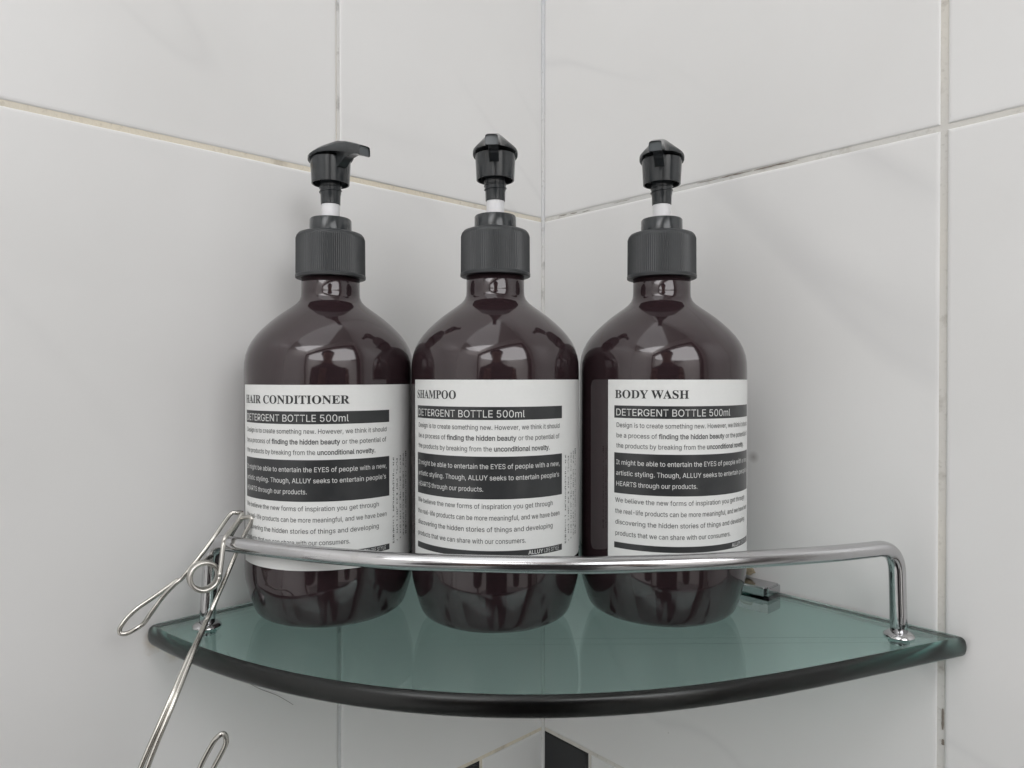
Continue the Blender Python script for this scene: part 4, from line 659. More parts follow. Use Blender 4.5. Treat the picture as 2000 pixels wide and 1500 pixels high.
  'a': "195|80,-4 68,-4 57,-1 47,2 38,8 30,14 24,22 19,32 16,42 15,54 16,64 18,73 22,80 26,87 32,92 39,97 63,105 89,110 117,113 133,117 135,120 137,123 138,127 138,128 137,136 136,142 133,148 130,153 125,158 120,161 113,163 106,165 98,165 89,165 82,164 75,161 59,150 50,137 20,146 26,156 32,165 39,173 48,179 57,184 66,188 77,190 87,192 97,192 119,190 143,180 150,175 156,168 161,160 165,150 168,139 168,126 168,0 138,0 138,26 136,26 126,12 108,1 100,-2 90,-4 85,23 96,23 106,26 114,29 121,34 127,40 132,47 135,54 137,61 138,69 138,95 130,91 116,88 100,86 88,84 67,79 61,77 56,74 52,70 48,65 47,59 46,52 46,46 48,41 51,36 55,32 59,29 65,26|46,47,48 45,46,48 44,45,48 44,48,49 43,44,49 42,43,49 42,49,50 41,42,50 41,50,51 40,41,51 40,51,32 32,51,31 31,51,52 39,40,33 33,40,32 39,33,34 30,31,52 39,34,35 29,30,52 39,35,36 28,29,52 28,52,53 27,28,53 38,39,36 26,27,53 26,53,54 38,36,37 25,26,54 24,25,54 24,54,55 23,24,55 22,23,55 21,22,55 21,55,56 20,21,56 19,20,56 18,19,74 74,19,56 17,18,74 16,17,74 15,16,74 14,15,74 14,74,75 73,74,56 13,14,75 13,75,76 13,76,77 12,13,77 12,77,78 12,78,79 11,12,79 11,79,80 11,80,81 11,81,82 10,11,82 10,82,83 72,73,56 10,83,84 9,10,84 71,72,56 9,84,85 8,9,85 70,71,56 8,85,86 69,70,56 8,86,87 7,8,87 7,87,88 68,69,58 58,69,56 7,88,89 67,68,58 7,89,90 6,7,90 66,67,59 59,67,58 6,90,91 6,91,64 66,59,60 57,58,56 65,66,60 64,65,60 6,64,60 5,6,60 4,5,60 4,60,61 3,4,61 2,3,61 2,61,62 1,2,62 1,62,63 0,1,63",
  'b': "212|115,-4 104,-3 94,-1 86,2 69,16 59,29 56,29 56,0 26,0 26,254 57,254 57,160 59,160 69,173 86,186 94,190 103,192 115,192 130,191 144,187 156,180 168,171 177,160 185,146 191,131 194,113 195,94 194,75 191,58 185,42 177,29 168,17 157,8 144,1 130,-3 110,23 121,24 131,28 140,33 147,40 153,48 158,58 161,70 163,82 164,95 163,108 161,120 158,131 153,140 147,149 140,156 131,161 121,164 110,165 99,164 89,161 81,156 73,149 67,141 62,131 59,120 57,108 56,95 57,81 59,69 63,58 67,48 73,39 81,32 89,27 99,24|8,9,10 8,10,11 16,17,18 15,16,18 15,18,19 14,15,19 14,19,20 13,14,20 13,20,21 12,13,54 54,13,21 54,21,53 53,21,22 52,53,22 12,54,55 51,52,22 12,55,56 50,51,22 50,22,23 8,11,12 8,12,60 60,12,59 59,12,58 58,12,57 57,12,56 49,50,23 48,49,23 48,23,24 47,48,24 47,24,25 46,47,25 8,60,61 45,46,25 45,25,26 8,61,62 44,45,26 8,62,63 43,44,26 43,26,27 42,43,27 8,63,64 42,27,28 41,42,28 8,64,65 40,41,28 40,28,29 8,65,66 39,40,29 8,66,6 6,66,67 39,29,30 38,39,30 6,67,68 37,38,30 6,68,5 5,68,69 8,6,7 4,5,69 37,30,31 36,37,31 4,69,70 35,36,31 4,70,35 4,35,31 4,31,32 3,4,32 3,32,33 2,3,33 2,33,34 1,2,34 1,34,0",
  'c': "198|104,-4 87,-3 72,1 58,8 46,17 36,29 28,43 22,58 18,75 17,94 18,113 22,130 28,146 36,159 46,171 58,180 72,187 87,191 104,192 130,189 153,178 170,161 181,138 151,131 145,145 135,155 121,162 104,165 92,164 81,161 73,155 65,148 59,139 54,129 51,118 49,106 48,94 49,81 51,70 54,59 59,49 65,40 73,33 81,28 92,24 104,23 121,26 135,33 146,44 152,59 181,51 179,43 175,35 171,28 153,11 130,0|17,18,19 16,17,19 16,19,20 15,16,20 14,15,20 14,20,21 13,14,27 27,14,21 13,27,28 26,27,21 13,28,29 25,26,21 25,21,22 13,29,30 12,13,30 24,25,22 12,30,31 12,31,32 11,12,32 23,24,22 11,32,33 10,11,33 10,33,34 10,34,35 9,10,35 9,35,36 8,9,36 8,36,37 8,37,38 7,8,38 7,38,39 7,39,40 48,49,50 6,7,40 48,50,51 6,40,41 47,48,51 47,51,52 5,6,41 5,41,42 47,52,53 46,47,53 5,42,43 4,5,43 46,53,54 4,43,44 45,46,54 4,44,45 4,45,54 3,4,54 3,54,55 2,3,55 1,2,55 1,55,0",
  'd': "212|98,-4 82,-3 68,1 56,8 44,17 35,29 27,42 22,58 18,75 17,94 18,113 22,131 27,146 35,160 45,171 56,180 69,187 83,191 98,192 109,192 118,190 126,186 144,173 153,160 155,160 155,254 186,254 186,0 156,0 156,29 153,29 143,16 126,2 118,-1 109,-3 102,23 113,24 123,27 132,32 139,39 145,48 150,58 153,69 155,81 156,95 155,108 153,120 150,131 145,141 139,149 132,156 123,161 113,164 102,165 91,164 81,161 72,156 65,149 59,140 54,131 51,120 49,108 48,95 49,82 51,70 54,58 59,48 65,40 73,33 81,28 91,24|24,25,26 24,26,27 17,18,19 17,19,20 16,17,20 16,20,21 15,16,21 15,21,22 14,15,22 14,22,52 52,22,23 13,14,53 53,14,52 13,53,54 51,52,23 13,54,55 50,51,23 13,55,56 12,13,56 50,23,24 50,24,49 49,24,48 48,24,47 47,24,46 46,24,27 12,56,57 12,57,58 11,12,58 11,58,59 10,11,59 10,59,60 45,46,27 10,60,61 9,10,61 44,45,27 9,61,62 9,62,63 43,44,27 8,9,63 8,63,64 42,43,27 7,8,64 7,64,65 41,42,27 7,65,66 6,7,66 40,41,27 6,66,67 39,40,29 29,40,27 5,6,67 5,67,68 38,39,29 5,68,69 37,38,30 30,38,29 37,30,31 28,29,27 4,5,69 4,69,70 36,37,31 4,70,35 35,36,31 4,35,31 3,4,31 3,31,32 2,3,32 2,32,33 1,2,33 1,33,34 0,1,34",
  'e': "202|106,-4 88,-3 73,1 58,8 46,17 36,29 28,42 22,58 18,75 17,93 18,112 22,129 28,145 36,159 46,170 58,180 71,187 86,191 103,192 113,192 123,190 133,187 142,183 151,177 160,170 167,162 173,152 179,141 182,128 185,113 186,97 186,85 37,85 37,110 169,110 155,101 154,113 152,124 149,134 144,143 138,151 131,157 123,161 113,164 103,165 92,164 82,161 73,157 66,151 59,143 54,135 51,125 49,116 48,105 48,89 49,75 51,64 55,53 61,44 67,37 76,31 85,26 95,24 106,23 127,26 143,36 153,53 182,45 179,36 174,27 168,20 160,13 151,7 141,2 130,-1 119,-3|17,18,19 17,19,20 16,17,20 16,20,21 16,21,22 15,16,22 15,22,23 14,15,23 14,23,24 14,24,25 13,14,45 45,14,44 44,14,25 43,44,25 42,43,25 13,45,46 42,25,26 41,42,26 13,46,47 12,13,47 40,41,26 12,47,48 40,26,27 39,40,27 12,48,49 11,12,49 11,49,50 38,39,27 38,27,28 11,50,51 37,38,28 10,11,51 37,28,29 10,51,52 36,37,29 10,52,33 33,52,53 36,29,34 34,29,30 35,36,34 9,10,33 9,33,32 53,33,34 53,34,30 54,53,30 54,30,31 8,9,32 55,54,31 8,32,31 8,31,55 8,55,56 7,8,56 7,56,57 6,7,57 6,57,58 65,66,67 65,67,68 6,58,59 5,6,59 5,59,60 64,65,68 64,68,69 5,60,61 4,5,61 64,69,70 4,61,62 63,64,70 4,62,63 4,63,70 4,70,71 3,4,71 3,71,72 2,3,72 2,72,73 2,73,74 1,2,74 1,74,75 0,1,75",
  'f': "127|114,190 114,164 3,164 3,190 40,0 40,216 41,226 44,235 48,243 53,250 60,255 68,259 76,262 85,264 94,265 111,263 121,260 114,234 107,236 97,237 89,236 82,234 77,230 74,225 72,218 71,209 71,0|2,3,0 2,0,1 13,14,15 12,13,15 12,15,16 11,12,16 11,16,17 10,11,17 9,10,18 18,10,17 8,9,18 7,8,19 19,8,18 7,19,20 7,20,21 6,7,21 6,21,22 6,22,23 5,6,23 5,23,24 5,24,25 4,5,25 4,25,26",
  'g': "213|103,-75 90,-75 78,-73 67,-70 57,-66 49,-61 41,-55 35,-49 30,-42 25,-35 51,-20 61,-33 77,-44 85,-47 93,-48 103,-49 118,-47 130,-44 141,-38 149,-29 154,-17 156,-3 156,34 153,34 143,21 126,8 118,5 109,3 97,2 83,4 69,7 56,13 45,22 35,32 28,45 22,60 18,77 17,96 18,114 22,131 27,147 35,160 45,171 56,180 69,187 83,191 98,192 109,192 119,190 127,186 144,173 154,159 157,159 157,190 186,190 186,-4 185,-20 181,-33 175,-45 167,-54 157,-62 145,-68 132,-72 118,-74 102,30 113,30 123,33 132,38 139,44 145,51 150,61 153,71 156,83 156,96 156,109 153,121 150,132 145,141 139,150 132,156 123,161 114,164 102,165 91,164 81,161 73,156 65,149 59,141 54,131 51,120 49,109 48,96 49,84 51,72 54,61 59,52 65,44 73,38 81,33 91,30|45,46,47 45,47,48 44,45,48 52,53,54 52,54,55 44,48,49 43,44,49 43,49,50 42,43,50 42,50,81 81,50,51 41,42,82 82,42,81 41,82,83 80,81,51 41,83,84 79,80,51 41,84,85 40,41,85 79,51,52 79,52,78 78,52,77 77,52,76 76,52,75 75,52,55 40,85,86 40,86,87 39,40,87 39,87,88 38,39,88 38,88,89 74,75,55 38,89,90 37,38,90 73,74,55 37,90,91 37,91,92 72,73,55 36,37,92 36,92,93 71,72,55 35,36,93 35,93,94 70,71,55 35,94,95 69,70,55 34,35,95 34,95,96 68,69,22 22,69,55 33,34,96 33,96,97 67,68,22 33,97,98 66,67,23 23,67,22 66,23,24 21,22,55 33,98,99 65,66,24 32,33,99 32,99,64 64,65,24 32,64,24 31,32,24 31,24,25 30,31,25 30,25,26 29,30,26 29,26,27 28,29,27 20,21,55 20,55,56 19,20,56 19,56,57 9,10,11 18,19,57 9,11,12 18,57,58 8,9,12 17,18,58 7,8,12 16,17,58 7,12,13 16,58,59 7,13,14 15,16,59 7,14,15 7,15,59 6,7,59 6,59,60 5,6,60 4,5,60 4,60,61 3,4,61 3,61,62 2,3,62 2,62,63 1,2,63 1,63,0",
  'h': "205|57,113 57,0 26,0 26,254 57,254 57,144 51,144 58,159 66,172 76,181 87,187 100,191 114,192 126,191 137,189 148,184 157,178 164,170 170,160 175,149 178,135 179,120 179,0 148,0 148,118 147,131 143,143 136,152 128,159 117,163 105,165 96,164 88,162 80,159 74,154 68,148 63,141 60,133 58,124|2,3,4 2,4,6 6,4,5 11,12,13 11,13,14 10,11,14 10,14,15 9,10,15 9,15,16 8,9,16 8,16,17 7,8,31 31,8,17 31,17,30 30,17,18 29,30,18 7,31,32 28,29,18 7,32,33 28,18,19 6,7,33 27,28,19 6,33,34 6,34,35 26,27,19 26,19,20 6,35,36 2,6,37 37,6,36 25,26,20 25,20,21 2,37,38 24,25,21 2,38,0 24,21,22 23,24,22 2,0,1",
  'i': "83|26,0 26,190 57,190 57,0 42,221 36,222 31,224 27,227 23,231 21,236 21,242 21,247 23,252 27,256 31,259 36,261 42,262 47,261 52,259 57,256 60,252 62,247 63,242 62,236 60,231 57,227 52,224 47,222|0,1,2 0,2,3 15,16,17 14,15,17 14,17,18 13,14,18 13,18,19 12,13,19 12,19,20 11,12,20 11,20,21 10,11,21 10,21,22 9,10,22 9,22,23 8,9,23 8,23,24 7,8,24 7,24,25 6,7,25 6,25,26 5,6,26 5,26,27 5,27,4",
  'k': "190|55,68 55,106 60,106 142,190 180,190 92,100 89,100 26,0 26,254 57,254 57,0 147,0 74,93 96,114 186,0|2,3,4 2,4,5 0,1,2 0,2,6 6,2,5 7,8,9 7,9,10 12,13,14 11,12,14",
  'l': "95|70,-1 56,0 45,4 37,10 31,19 27,29 26,42 26,254 57,254 57,49 57,42 58,35 60,31 63,28 67,27 73,26 80,26 85,27 90,1 81,0|6,7,8 6,8,9 6,9,10 5,6,10 5,10,11 5,11,12 5,12,13 4,5,13 4,13,14 16,17,18 4,14,15 15,16,18 4,15,18 3,4,18 2,3,18 1,2,18 1,18,19 0,1,19",
  'm': "305|26,0 26,190 56,190 56,148 54,148 57,157 61,166 66,173 72,179 79,184 86,188 94,191 102,193 110,193 123,192 134,187 144,180 151,171 157,160 160,147 156,147 159,156 163,164 169,172 175,178 182,183 190,187 199,191 208,192 218,193 229,192 239,190 249,186 257,180 264,173 270,164 275,154 278,141 278,128 278,0 248,0 248,127 247,139 243,149 236,156 228,161 219,164 209,165 201,165 194,163 187,160 181,156 177,151 173,145 170,139 168,131 168,124 168,0 137,0 137,130 136,140 132,148 126,156 119,161 110,164 100,165 92,165 85,163 79,160 73,156 67,151 63,145 60,137 58,129 57,119 57,0|12,13,14 28,29,30 11,12,14 27,28,30 27,30,31 11,14,15 10,11,15 26,27,31 26,31,32 0,1,2 0,2,4 4,2,3 9,10,15 25,26,32 9,15,16 25,32,33 8,9,16 24,25,33 8,16,17 24,33,34 7,8,17 23,24,34 23,34,35 6,7,17 22,23,47 47,23,35 6,17,65 65,17,18 5,6,66 66,6,65 64,65,18 22,47,48 46,47,35 5,66,67 22,48,49 21,22,49 45,46,35 45,35,36 63,64,18 5,67,68 21,49,50 44,45,36 62,63,18 5,68,69 62,18,19 21,50,51 4,5,69 43,44,36 20,21,51 4,69,70 20,51,52 61,62,19 43,36,37 20,52,53 4,70,71 42,43,37 60,61,20 20,61,19 0,4,72 72,4,71 60,20,53 60,53,54 42,37,38 59,60,54 41,42,38 59,54,55 0,72,73 59,55,56 58,59,56 0,73,74 41,38,39 40,41,39 58,56,57 0,74,75",
  'n': "205|57,113 57,0 26,0 26,190 56,190 56,144 51,144 58,159 66,172 76,181 87,187 100,191 114,192 126,191 137,189 147,184 156,178 164,170 170,160 175,149 178,135 179,120 179,0 148,0 148,118 147,131 143,143 136,152 128,159 117,163 105,165 96,164 88,162 80,159 74,154 68,148 63,141 60,133 58,124|11,12,13 11,13,14 10,11,14 2,3,4 2,4,6 6,4,5 10,14,15 9,10,15 9,15,16 8,9,16 8,16,17 7,8,31 31,8,17 31,17,30 30,17,18 29,30,18 7,31,32 28,29,18 7,32,33 28,18,19 6,7,33 27,28,19 6,33,34 6,34,35 26,27,19 26,19,20 6,35,36 2,6,37 37,6,36 25,26,20 25,20,21 2,37,38 24,25,21 2,38,0 24,21,22 23,24,22 2,0,1",
  'o': "208|104,-4 87,-3 72,1 58,8 46,17 36,29 28,43 22,58 18,75 17,94 18,113 22,130 28,146 36,159 46,171 58,180 72,187 87,191 104,192 120,191 136,187 149,180 161,171 171,159 180,146 186,130 189,113 191,94 189,75 186,58 180,43 171,29 161,17 149,8 136,1 120,-3 104,23 116,24 126,28 135,33 143,40 149,49 154,59 157,70 159,81 160,94 159,106 157,118 154,129 149,139 143,148 135,155 126,161 116,164 104,165 92,164 81,161 73,155 65,148 59,139 54,129 51,118 49,106 48,94 49,81 51,70 54,59 59,49 65,40 73,33 81,28 92,24|17,18,19 17,19,20 16,17,20 16,20,21 15,16,21 14,15,21 14,21,22 14,22,23 13,14,54 54,14,23 13,54,55 53,54,23 13,55,56 52,53,23 13,56,57 51,52,23 12,13,57 51,23,24 12,57,58 50,51,24 12,58,59 49,50,24 11,12,59 49,24,25 11,59,60 48,49,25 10,11,60 48,25,26 10,60,61 47,48,26 10,61,62 46,47,26 9,10,62 46,26,27 9,62,63 45,46,27 8,9,63 8,63,64 44,45,27 44,27,28 8,64,65 43,44,28 7,8,65 43,28,29 7,65,66 42,43,29 7,66,67 41,42,29 6,7,67 41,29,30 40,41,30 6,67,68 5,6,68 40,30,31 39,40,31 5,68,69 5,69,70 38,39,31 4,5,70 38,31,32 4,70,71 37,38,32 4,71,36 36,37,32 4,36,32 3,4,32 3,32,33 2,3,33 2,33,34 1,2,34 1,34,35 0,1,35",
  'p': "212|26,-71 26,190 56,190 56,160 59,160 69,173 86,186 94,190 103,192 115,192 130,191 144,187 156,180 168,171 177,160 185,146 191,131 194,113 195,94 194,75 191,58 185,42 177,29 168,17 157,8 144,1 130,-3 115,-4 104,-3 94,-1 86,2 69,16 59,29 57,29 57,-71 110,23 121,24 131,28 140,33 147,40 153,48 158,58 161,70 163,82 164,95 163,108 161,120 158,131 153,140 147,149 140,156 131,161 121,164 110,165 99,164 89,161 81,156 73,149 67,141 62,131 59,120 57,108 56,95 57,81 59,69 63,58 67,48 73,39 81,32 89,27 99,24|8,9,10 7,8,10 7,10,11 0,1,2 0,2,3 6,7,11 6,11,12 5,6,12 5,12,13 4,5,54 54,5,13 54,13,53 53,13,14 52,53,14 4,54,55 51,52,14 4,55,56 50,51,14 50,14,15 0,3,4 0,4,60 60,4,59 59,4,58 58,4,57 57,4,56 49,50,15 48,49,15 48,15,16 47,48,16 47,16,17 46,47,17 0,60,61 45,46,17 45,17,18 0,61,62 44,45,18 0,62,63 43,44,18 43,18,19 42,43,19 0,63,64 42,19,20 41,42,20 0,64,65 40,41,20 40,20,21 0,65,33 33,65,66 39,40,21 33,66,67 39,21,22 38,39,22 33,67,68 37,38,22 33,68,32 32,68,69 0,33,34 31,32,69 37,22,23 36,37,23 31,69,70 35,36,23 31,70,35 31,35,23 31,23,24 30,31,24 30,24,25 29,30,25 29,25,26 28,29,26 28,26,27",
  'r': "130|26,0 26,190 56,190 56,160 58,160 62,169 68,177 76,184 85,188 96,191 107,192 115,192 122,192 122,161 115,162 103,163 95,162 87,160 80,157 73,153 67,148 63,142 60,135 58,127 57,118 57,0|9,10,11 9,11,12 9,12,13 8,9,13 0,1,2 0,2,3 7,8,13 6,7,13 5,6,14 14,6,13 4,5,15 15,5,14 4,15,16 4,16,17 0,3,4 0,4,23 23,4,22 22,4,21 21,4,20 20,4,19 19,4,18 18,4,17 0,23,24 0,24,25",
  's': "182|91,-4 78,-3 67,-2 56,2 46,6 38,12 31,19 25,27 21,37 18,47 47,53 50,44 55,36 62,30 70,26 80,24 91,23 103,24 113,26 122,31 129,37 133,44 134,51 133,58 131,63 127,68 122,72 115,75 106,78 75,85 59,90 46,96 36,104 29,113 25,124 23,137 24,147 27,157 33,166 39,173 48,180 58,185 69,189 81,191 94,192 106,192 117,190 127,186 136,182 143,176 149,170 155,162 159,154 162,145 134,139 131,146 127,152 121,158 114,163 105,165 94,166 83,165 74,163 65,158 59,153 56,146 54,139 55,132 58,126 62,122 68,118 76,114 86,111 115,105 131,100 143,93 153,86 160,76 164,66 166,53 165,43 161,33 156,24 149,16 140,9 130,3 118,-1 105,-3|43,44,45 43,45,46 42,43,46 42,46,47 41,42,47 41,47,48 40,41,48 40,48,49 39,40,49 39,49,50 38,39,50 38,50,60 60,50,51 38,60,61 59,60,51 37,38,61 37,61,62 58,59,51 37,62,63 57,58,51 57,51,52 37,63,64 56,57,52 36,37,64 56,52,53 36,64,65 55,56,53 35,36,65 35,65,66 54,55,53 35,66,67 34,35,67 34,67,68 34,68,69 33,34,69 33,69,70 33,70,71 33,71,72 32,33,72 32,72,73 32,73,74 31,32,74 31,74,75 30,31,75 30,75,76 29,30,76 29,76,77 28,29,77 27,28,77 27,77,78 26,27,78 25,26,78 24,25,78 24,78,79 23,24,79 22,23,79 9,10,11 22,79,80 21,22,80 8,9,11 20,21,80 8,11,12 20,80,81 19,20,81 7,8,12 7,12,13 19,81,82 18,19,82 7,13,14 6,7,14 17,18,82 6,14,15 16,17,82 16,82,83 6,15,16 6,16,83 5,6,83 5,83,84 4,5,84 4,84,85 3,4,85 3,85,86 2,3,86 2,86,87 1,2,87 1,87,0",
  't': "114|102,190 102,164 3,164 3,190 32,236 63,236 63,49 64,41 65,35 68,31 72,27 78,26 85,25 93,26 101,27 107,1 96,-1 84,-2 69,-1 56,4 46,11 38,20 34,32 32,46|2,3,0 2,0,1 23,4,5 23,5,6 23,6,7 22,23,7 22,7,8 22,8,9 21,22,9 21,9,10 21,10,11 13,14,15 21,11,12 12,13,15 21,12,15 20,21,15 19,20,15 18,19,15 18,15,16 17,18,16",
  'u': "205|91,-3 79,-2 68,1 57,5 48,12 41,20 35,29 30,41 27,54 26,69 26,190 57,190 57,72 58,58 62,47 68,37 77,31 88,26 100,25 109,26 117,28 125,31 131,36 137,41 142,48 145,57 147,66 148,76 148,190 179,190 179,0 149,0 149,46 154,46 147,30 139,18 129,8 117,2 105,-1|9,10,11 9,11,12 27,28,29 27,29,30 26,27,30 9,12,13 8,9,13 25,26,33 33,26,30 8,13,14 24,25,33 7,8,14 23,24,32 32,24,33 7,14,15 23,32,34 34,32,31 34,33,30 22,23,34 6,7,15 6,15,16 21,22,34 20,21,34 6,16,17 20,34,35 31,34,30 5,6,17 19,20,35 5,17,18 18,19,35 5,18,35 4,5,35 4,35,36 3,4,36 3,36,37 2,3,37 2,37,38 1,2,38 1,38,0",
  'w': "284|69,0 11,190 44,190 67,107 77,68 88,21 82,21 93,67 103,107 126,190 158,190 181,107 191,68 201,21 196,21 206,68 217,107 240,190 272,190 215,0 184,0 159,86 152,112 145,140 138,169 145,169 138,140 131,112 124,86 99,0|0,1,2 0,2,3 8,9,24 24,9,10 24,10,25 25,10,11 16,17,18 16,18,19 8,24,26 26,24,23 26,25,23 23,25,11 8,26,27 22,23,11 21,22,11 8,27,28 0,3,4 7,8,28 21,11,12 15,16,19 7,28,29 20,21,12 0,4,6 6,4,5 20,12,14 14,12,13 14,15,19 6,7,29 0,6,29 20,14,19",
  'y': "195|24,-69 31,-43 36,-44 52,-44 57,-43 61,-41 65,-37 69,-32 72,-26 75,-18 81,-1 9,190 42,190 83,78 93,43 103,10 92,10 101,43 112,78 153,190 186,190 102,-29 88,-54 83,-59 76,-64 70,-68 62,-70 54,-72 46,-73 32,-72|10,11,12 10,12,13 18,19,20 18,20,21 10,13,14 17,18,15 15,18,21 16,17,15 10,14,15 10,15,21 9,10,21 8,9,21 7,8,21 7,21,22 6,7,22 5,6,22 4,5,22 0,1,2 3,4,22 0,2,3 0,3,22 0,22,23 0,23,24 0,24,25 0,25,26 29,0,26 29,26,27 28,29,27",
  '’': "88|26,159 41,254 75,254 49,159|0,1,2 0,2,3",
 },
 'B': {
  ' ': "94||",
  '.': "94|48,-9 40,-8 33,-5 27,-1 22,6 19,13 18,20 19,28 22,36 27,42 33,47 40,49 48,50 55,49 63,47 69,42 74,35 77,28 78,20 77,13 74,6 69,-1 63,-5 55,-8|11,12,13 11,13,14 10,11,14 10,14,15 9,10,15 8,9,15 8,15,16 7,8,16 7,16,17 6,7,17 6,17,18 6,18,19 5,6,19 5,19,20 4,5,20 4,20,21 3,4,21 3,21,22 2,3,22 1,2,22 1,22,23 0,1,23",
  'A': "240|-2,-7 96,261 143,261 242,-7 193,-7 137,149 125,184 107,246 132,246 113,183 102,149 47,-7 48,64 48,106 192,106 192,64|0,1,7 7,1,2 7,2,8 8,2,3 0,7,9 9,7,6 9,8,6 6,8,3 5,6,3 0,9,10 0,10,11 4,5,3 12,13,14 12,14,15",
  'L': "196|23,-7 23,261 69,261 69,36 188,36 188,-7|0,1,2 0,2,3 0,3,4 0,4,5",
  'U': "259|129,-11 109,-10 91,-6 74,1 59,11 46,23 36,36 29,52 24,69 23,86 23,261 69,261 69,89 70,78 72,69 76,60 82,52 89,46 97,40 106,36 117,34 129,33 142,34 153,36 162,40 170,46 177,52 182,60 186,69 188,78 189,89 189,261 236,261 236,86 234,69 230,52 222,36 212,23 200,11 185,1 168,-6 150,-10|9,10,11 9,11,12 30,31,32 30,32,33 9,12,13 29,30,33 8,9,13 29,33,34 8,13,14 28,29,34 8,14,15 27,28,34 7,8,15 27,34,35 7,15,16 26,27,35 7,16,17 25,26,35 6,7,17 25,35,36 6,17,18 24,25,36 6,18,19 23,24,36 23,36,37 5,6,19 5,19,20 22,23,37 21,22,37 5,20,21 5,21,37 5,37,38 4,5,38 4,38,39 3,4,39 3,39,40 2,3,40 2,40,41 1,2,41 1,41,0",
  'Y': "236|95,-7 95,102 -4,261 49,261 102,176 117,149 136,108 101,108 119,150 134,176 187,261 240,261 141,102 141,-7|2,3,4 9,10,11 1,2,4 9,11,12 1,4,5 8,9,12 7,8,6 6,8,12 1,5,6 1,6,12 0,1,12 0,12,13",
  'a': "195|80,-11 67,-10 55,-8 44,-4 34,2 25,9 18,18 12,29 9,41 8,54 9,65 11,75 16,84 21,91 28,98 36,103 61,112 88,117 116,120 129,124 130,124 130,125 131,128 131,128 130,135 129,140 127,145 125,149 121,152 117,155 112,157 105,158 98,158 90,158 83,157 78,155 64,145 53,129 11,141 19,160 26,170 35,178 44,185 54,190 64,194 75,197 86,199 97,199 121,197 146,186 155,180 161,172 167,163 172,153 174,140 175,126 175,-7 131,-7 131,19 140,19 131,7 111,-6 101,-9 91,-11 86,30 95,30 103,32 111,36 117,40 122,45 126,50 128,56 130,62 131,69 131,84 132,84 117,81 101,79 89,77 69,73 64,71 60,68 57,65 55,62 53,58 53,52 53,48 55,44 57,40 59,37 63,35 67,33|46,47,48 45,46,48 44,45,48 44,48,49 43,44,49 42,43,49 42,49,50 41,42,50 41,50,51 40,41,51 40,51,52 39,40,52 39,52,32 32,52,31 31,52,53 38,39,34 34,39,33 33,39,32 30,31,53 38,34,35 29,30,53 38,35,36 28,29,53 28,53,54 27,28,54 26,27,54 38,36,37 25,26,54 24,25,54 24,54,55 23,24,55 22,23,55 21,22,55 21,55,56 20,21,56 19,20,56 18,19,56 17,18,75 75,18,56 16,17,75 15,16,75 14,15,75 13,14,75 12,13,75 12,75,76 74,75,56 11,12,76 73,74,56 11,76,77 11,77,78 11,78,79 10,11,79 10,79,80 10,80,81 72,73,56 10,81,82 9,10,82 9,82,83 71,72,56 9,83,84 9,84,85 70,71,56 8,9,85 8,85,86 69,70,56 8,86,87 68,69,56 8,87,88 7,8,88 7,88,89 67,68,59 59,68,56 7,89,90 66,67,59 7,90,91 7,91,64 65,66,59 64,65,59 7,64,59 6,7,58 58,7,59 6,58,60 60,58,57 60,59,56 5,6,60 4,5,60 4,60,61 57,60,56 3,4,61 2,3,61 2,61,62 1,2,62 1,62,63 0,1,63",
  'b': "212|115,-11 103,-10 92,-8 83,-4 64,11 55,22 63,22 63,-7 19,-7 19,261 64,261 64,167 56,167 64,178 82,192 92,196 102,199 115,199 131,198 146,193 160,186 173,176 183,164 191,149 197,133 201,114 202,94 201,74 197,56 191,39 183,25 173,12 161,2 147,-5 131,-10 110,30 120,31 128,34 135,38 142,44 147,52 151,61 154,71 156,82 157,95 156,107 155,118 151,128 147,137 142,144 136,150 128,154 120,157 110,158 100,157 92,154 85,150 78,145 73,138 69,129 66,119 64,107 63,95 64,82 66,70 69,60 73,51 79,44 85,38 92,34 101,31|8,9,10 8,10,12 12,10,13 13,10,11 16,17,18 15,16,18 15,18,19 14,15,19 14,19,20 13,14,20 13,20,21 11,13,21 11,21,22 8,12,11 8,11,59 59,11,58 58,11,57 57,11,56 56,11,55 55,11,54 54,11,53 53,11,22 53,22,52 52,22,23 51,52,23 50,51,23 49,50,23 49,23,24 48,49,24 47,48,24 47,24,25 8,59,60 46,47,25 8,60,61 45,46,25 45,25,26 8,61,62 44,45,26 8,62,63 43,44,26 43,26,27 42,43,27 8,63,64 42,27,28 41,42,28 8,64,65 40,41,28 8,65,66 40,28,29 39,40,29 8,66,67 38,39,29 8,67,5 5,67,68 38,29,30 37,38,30 5,68,69 36,37,30 5,69,70 35,36,30 5,70,35 5,35,30 5,30,6 6,30,31 8,5,4 7,6,4 4,6,31 4,31,32 8,4,7 3,4,32 3,32,33 2,3,33 2,33,34 1,2,34 1,34,0",
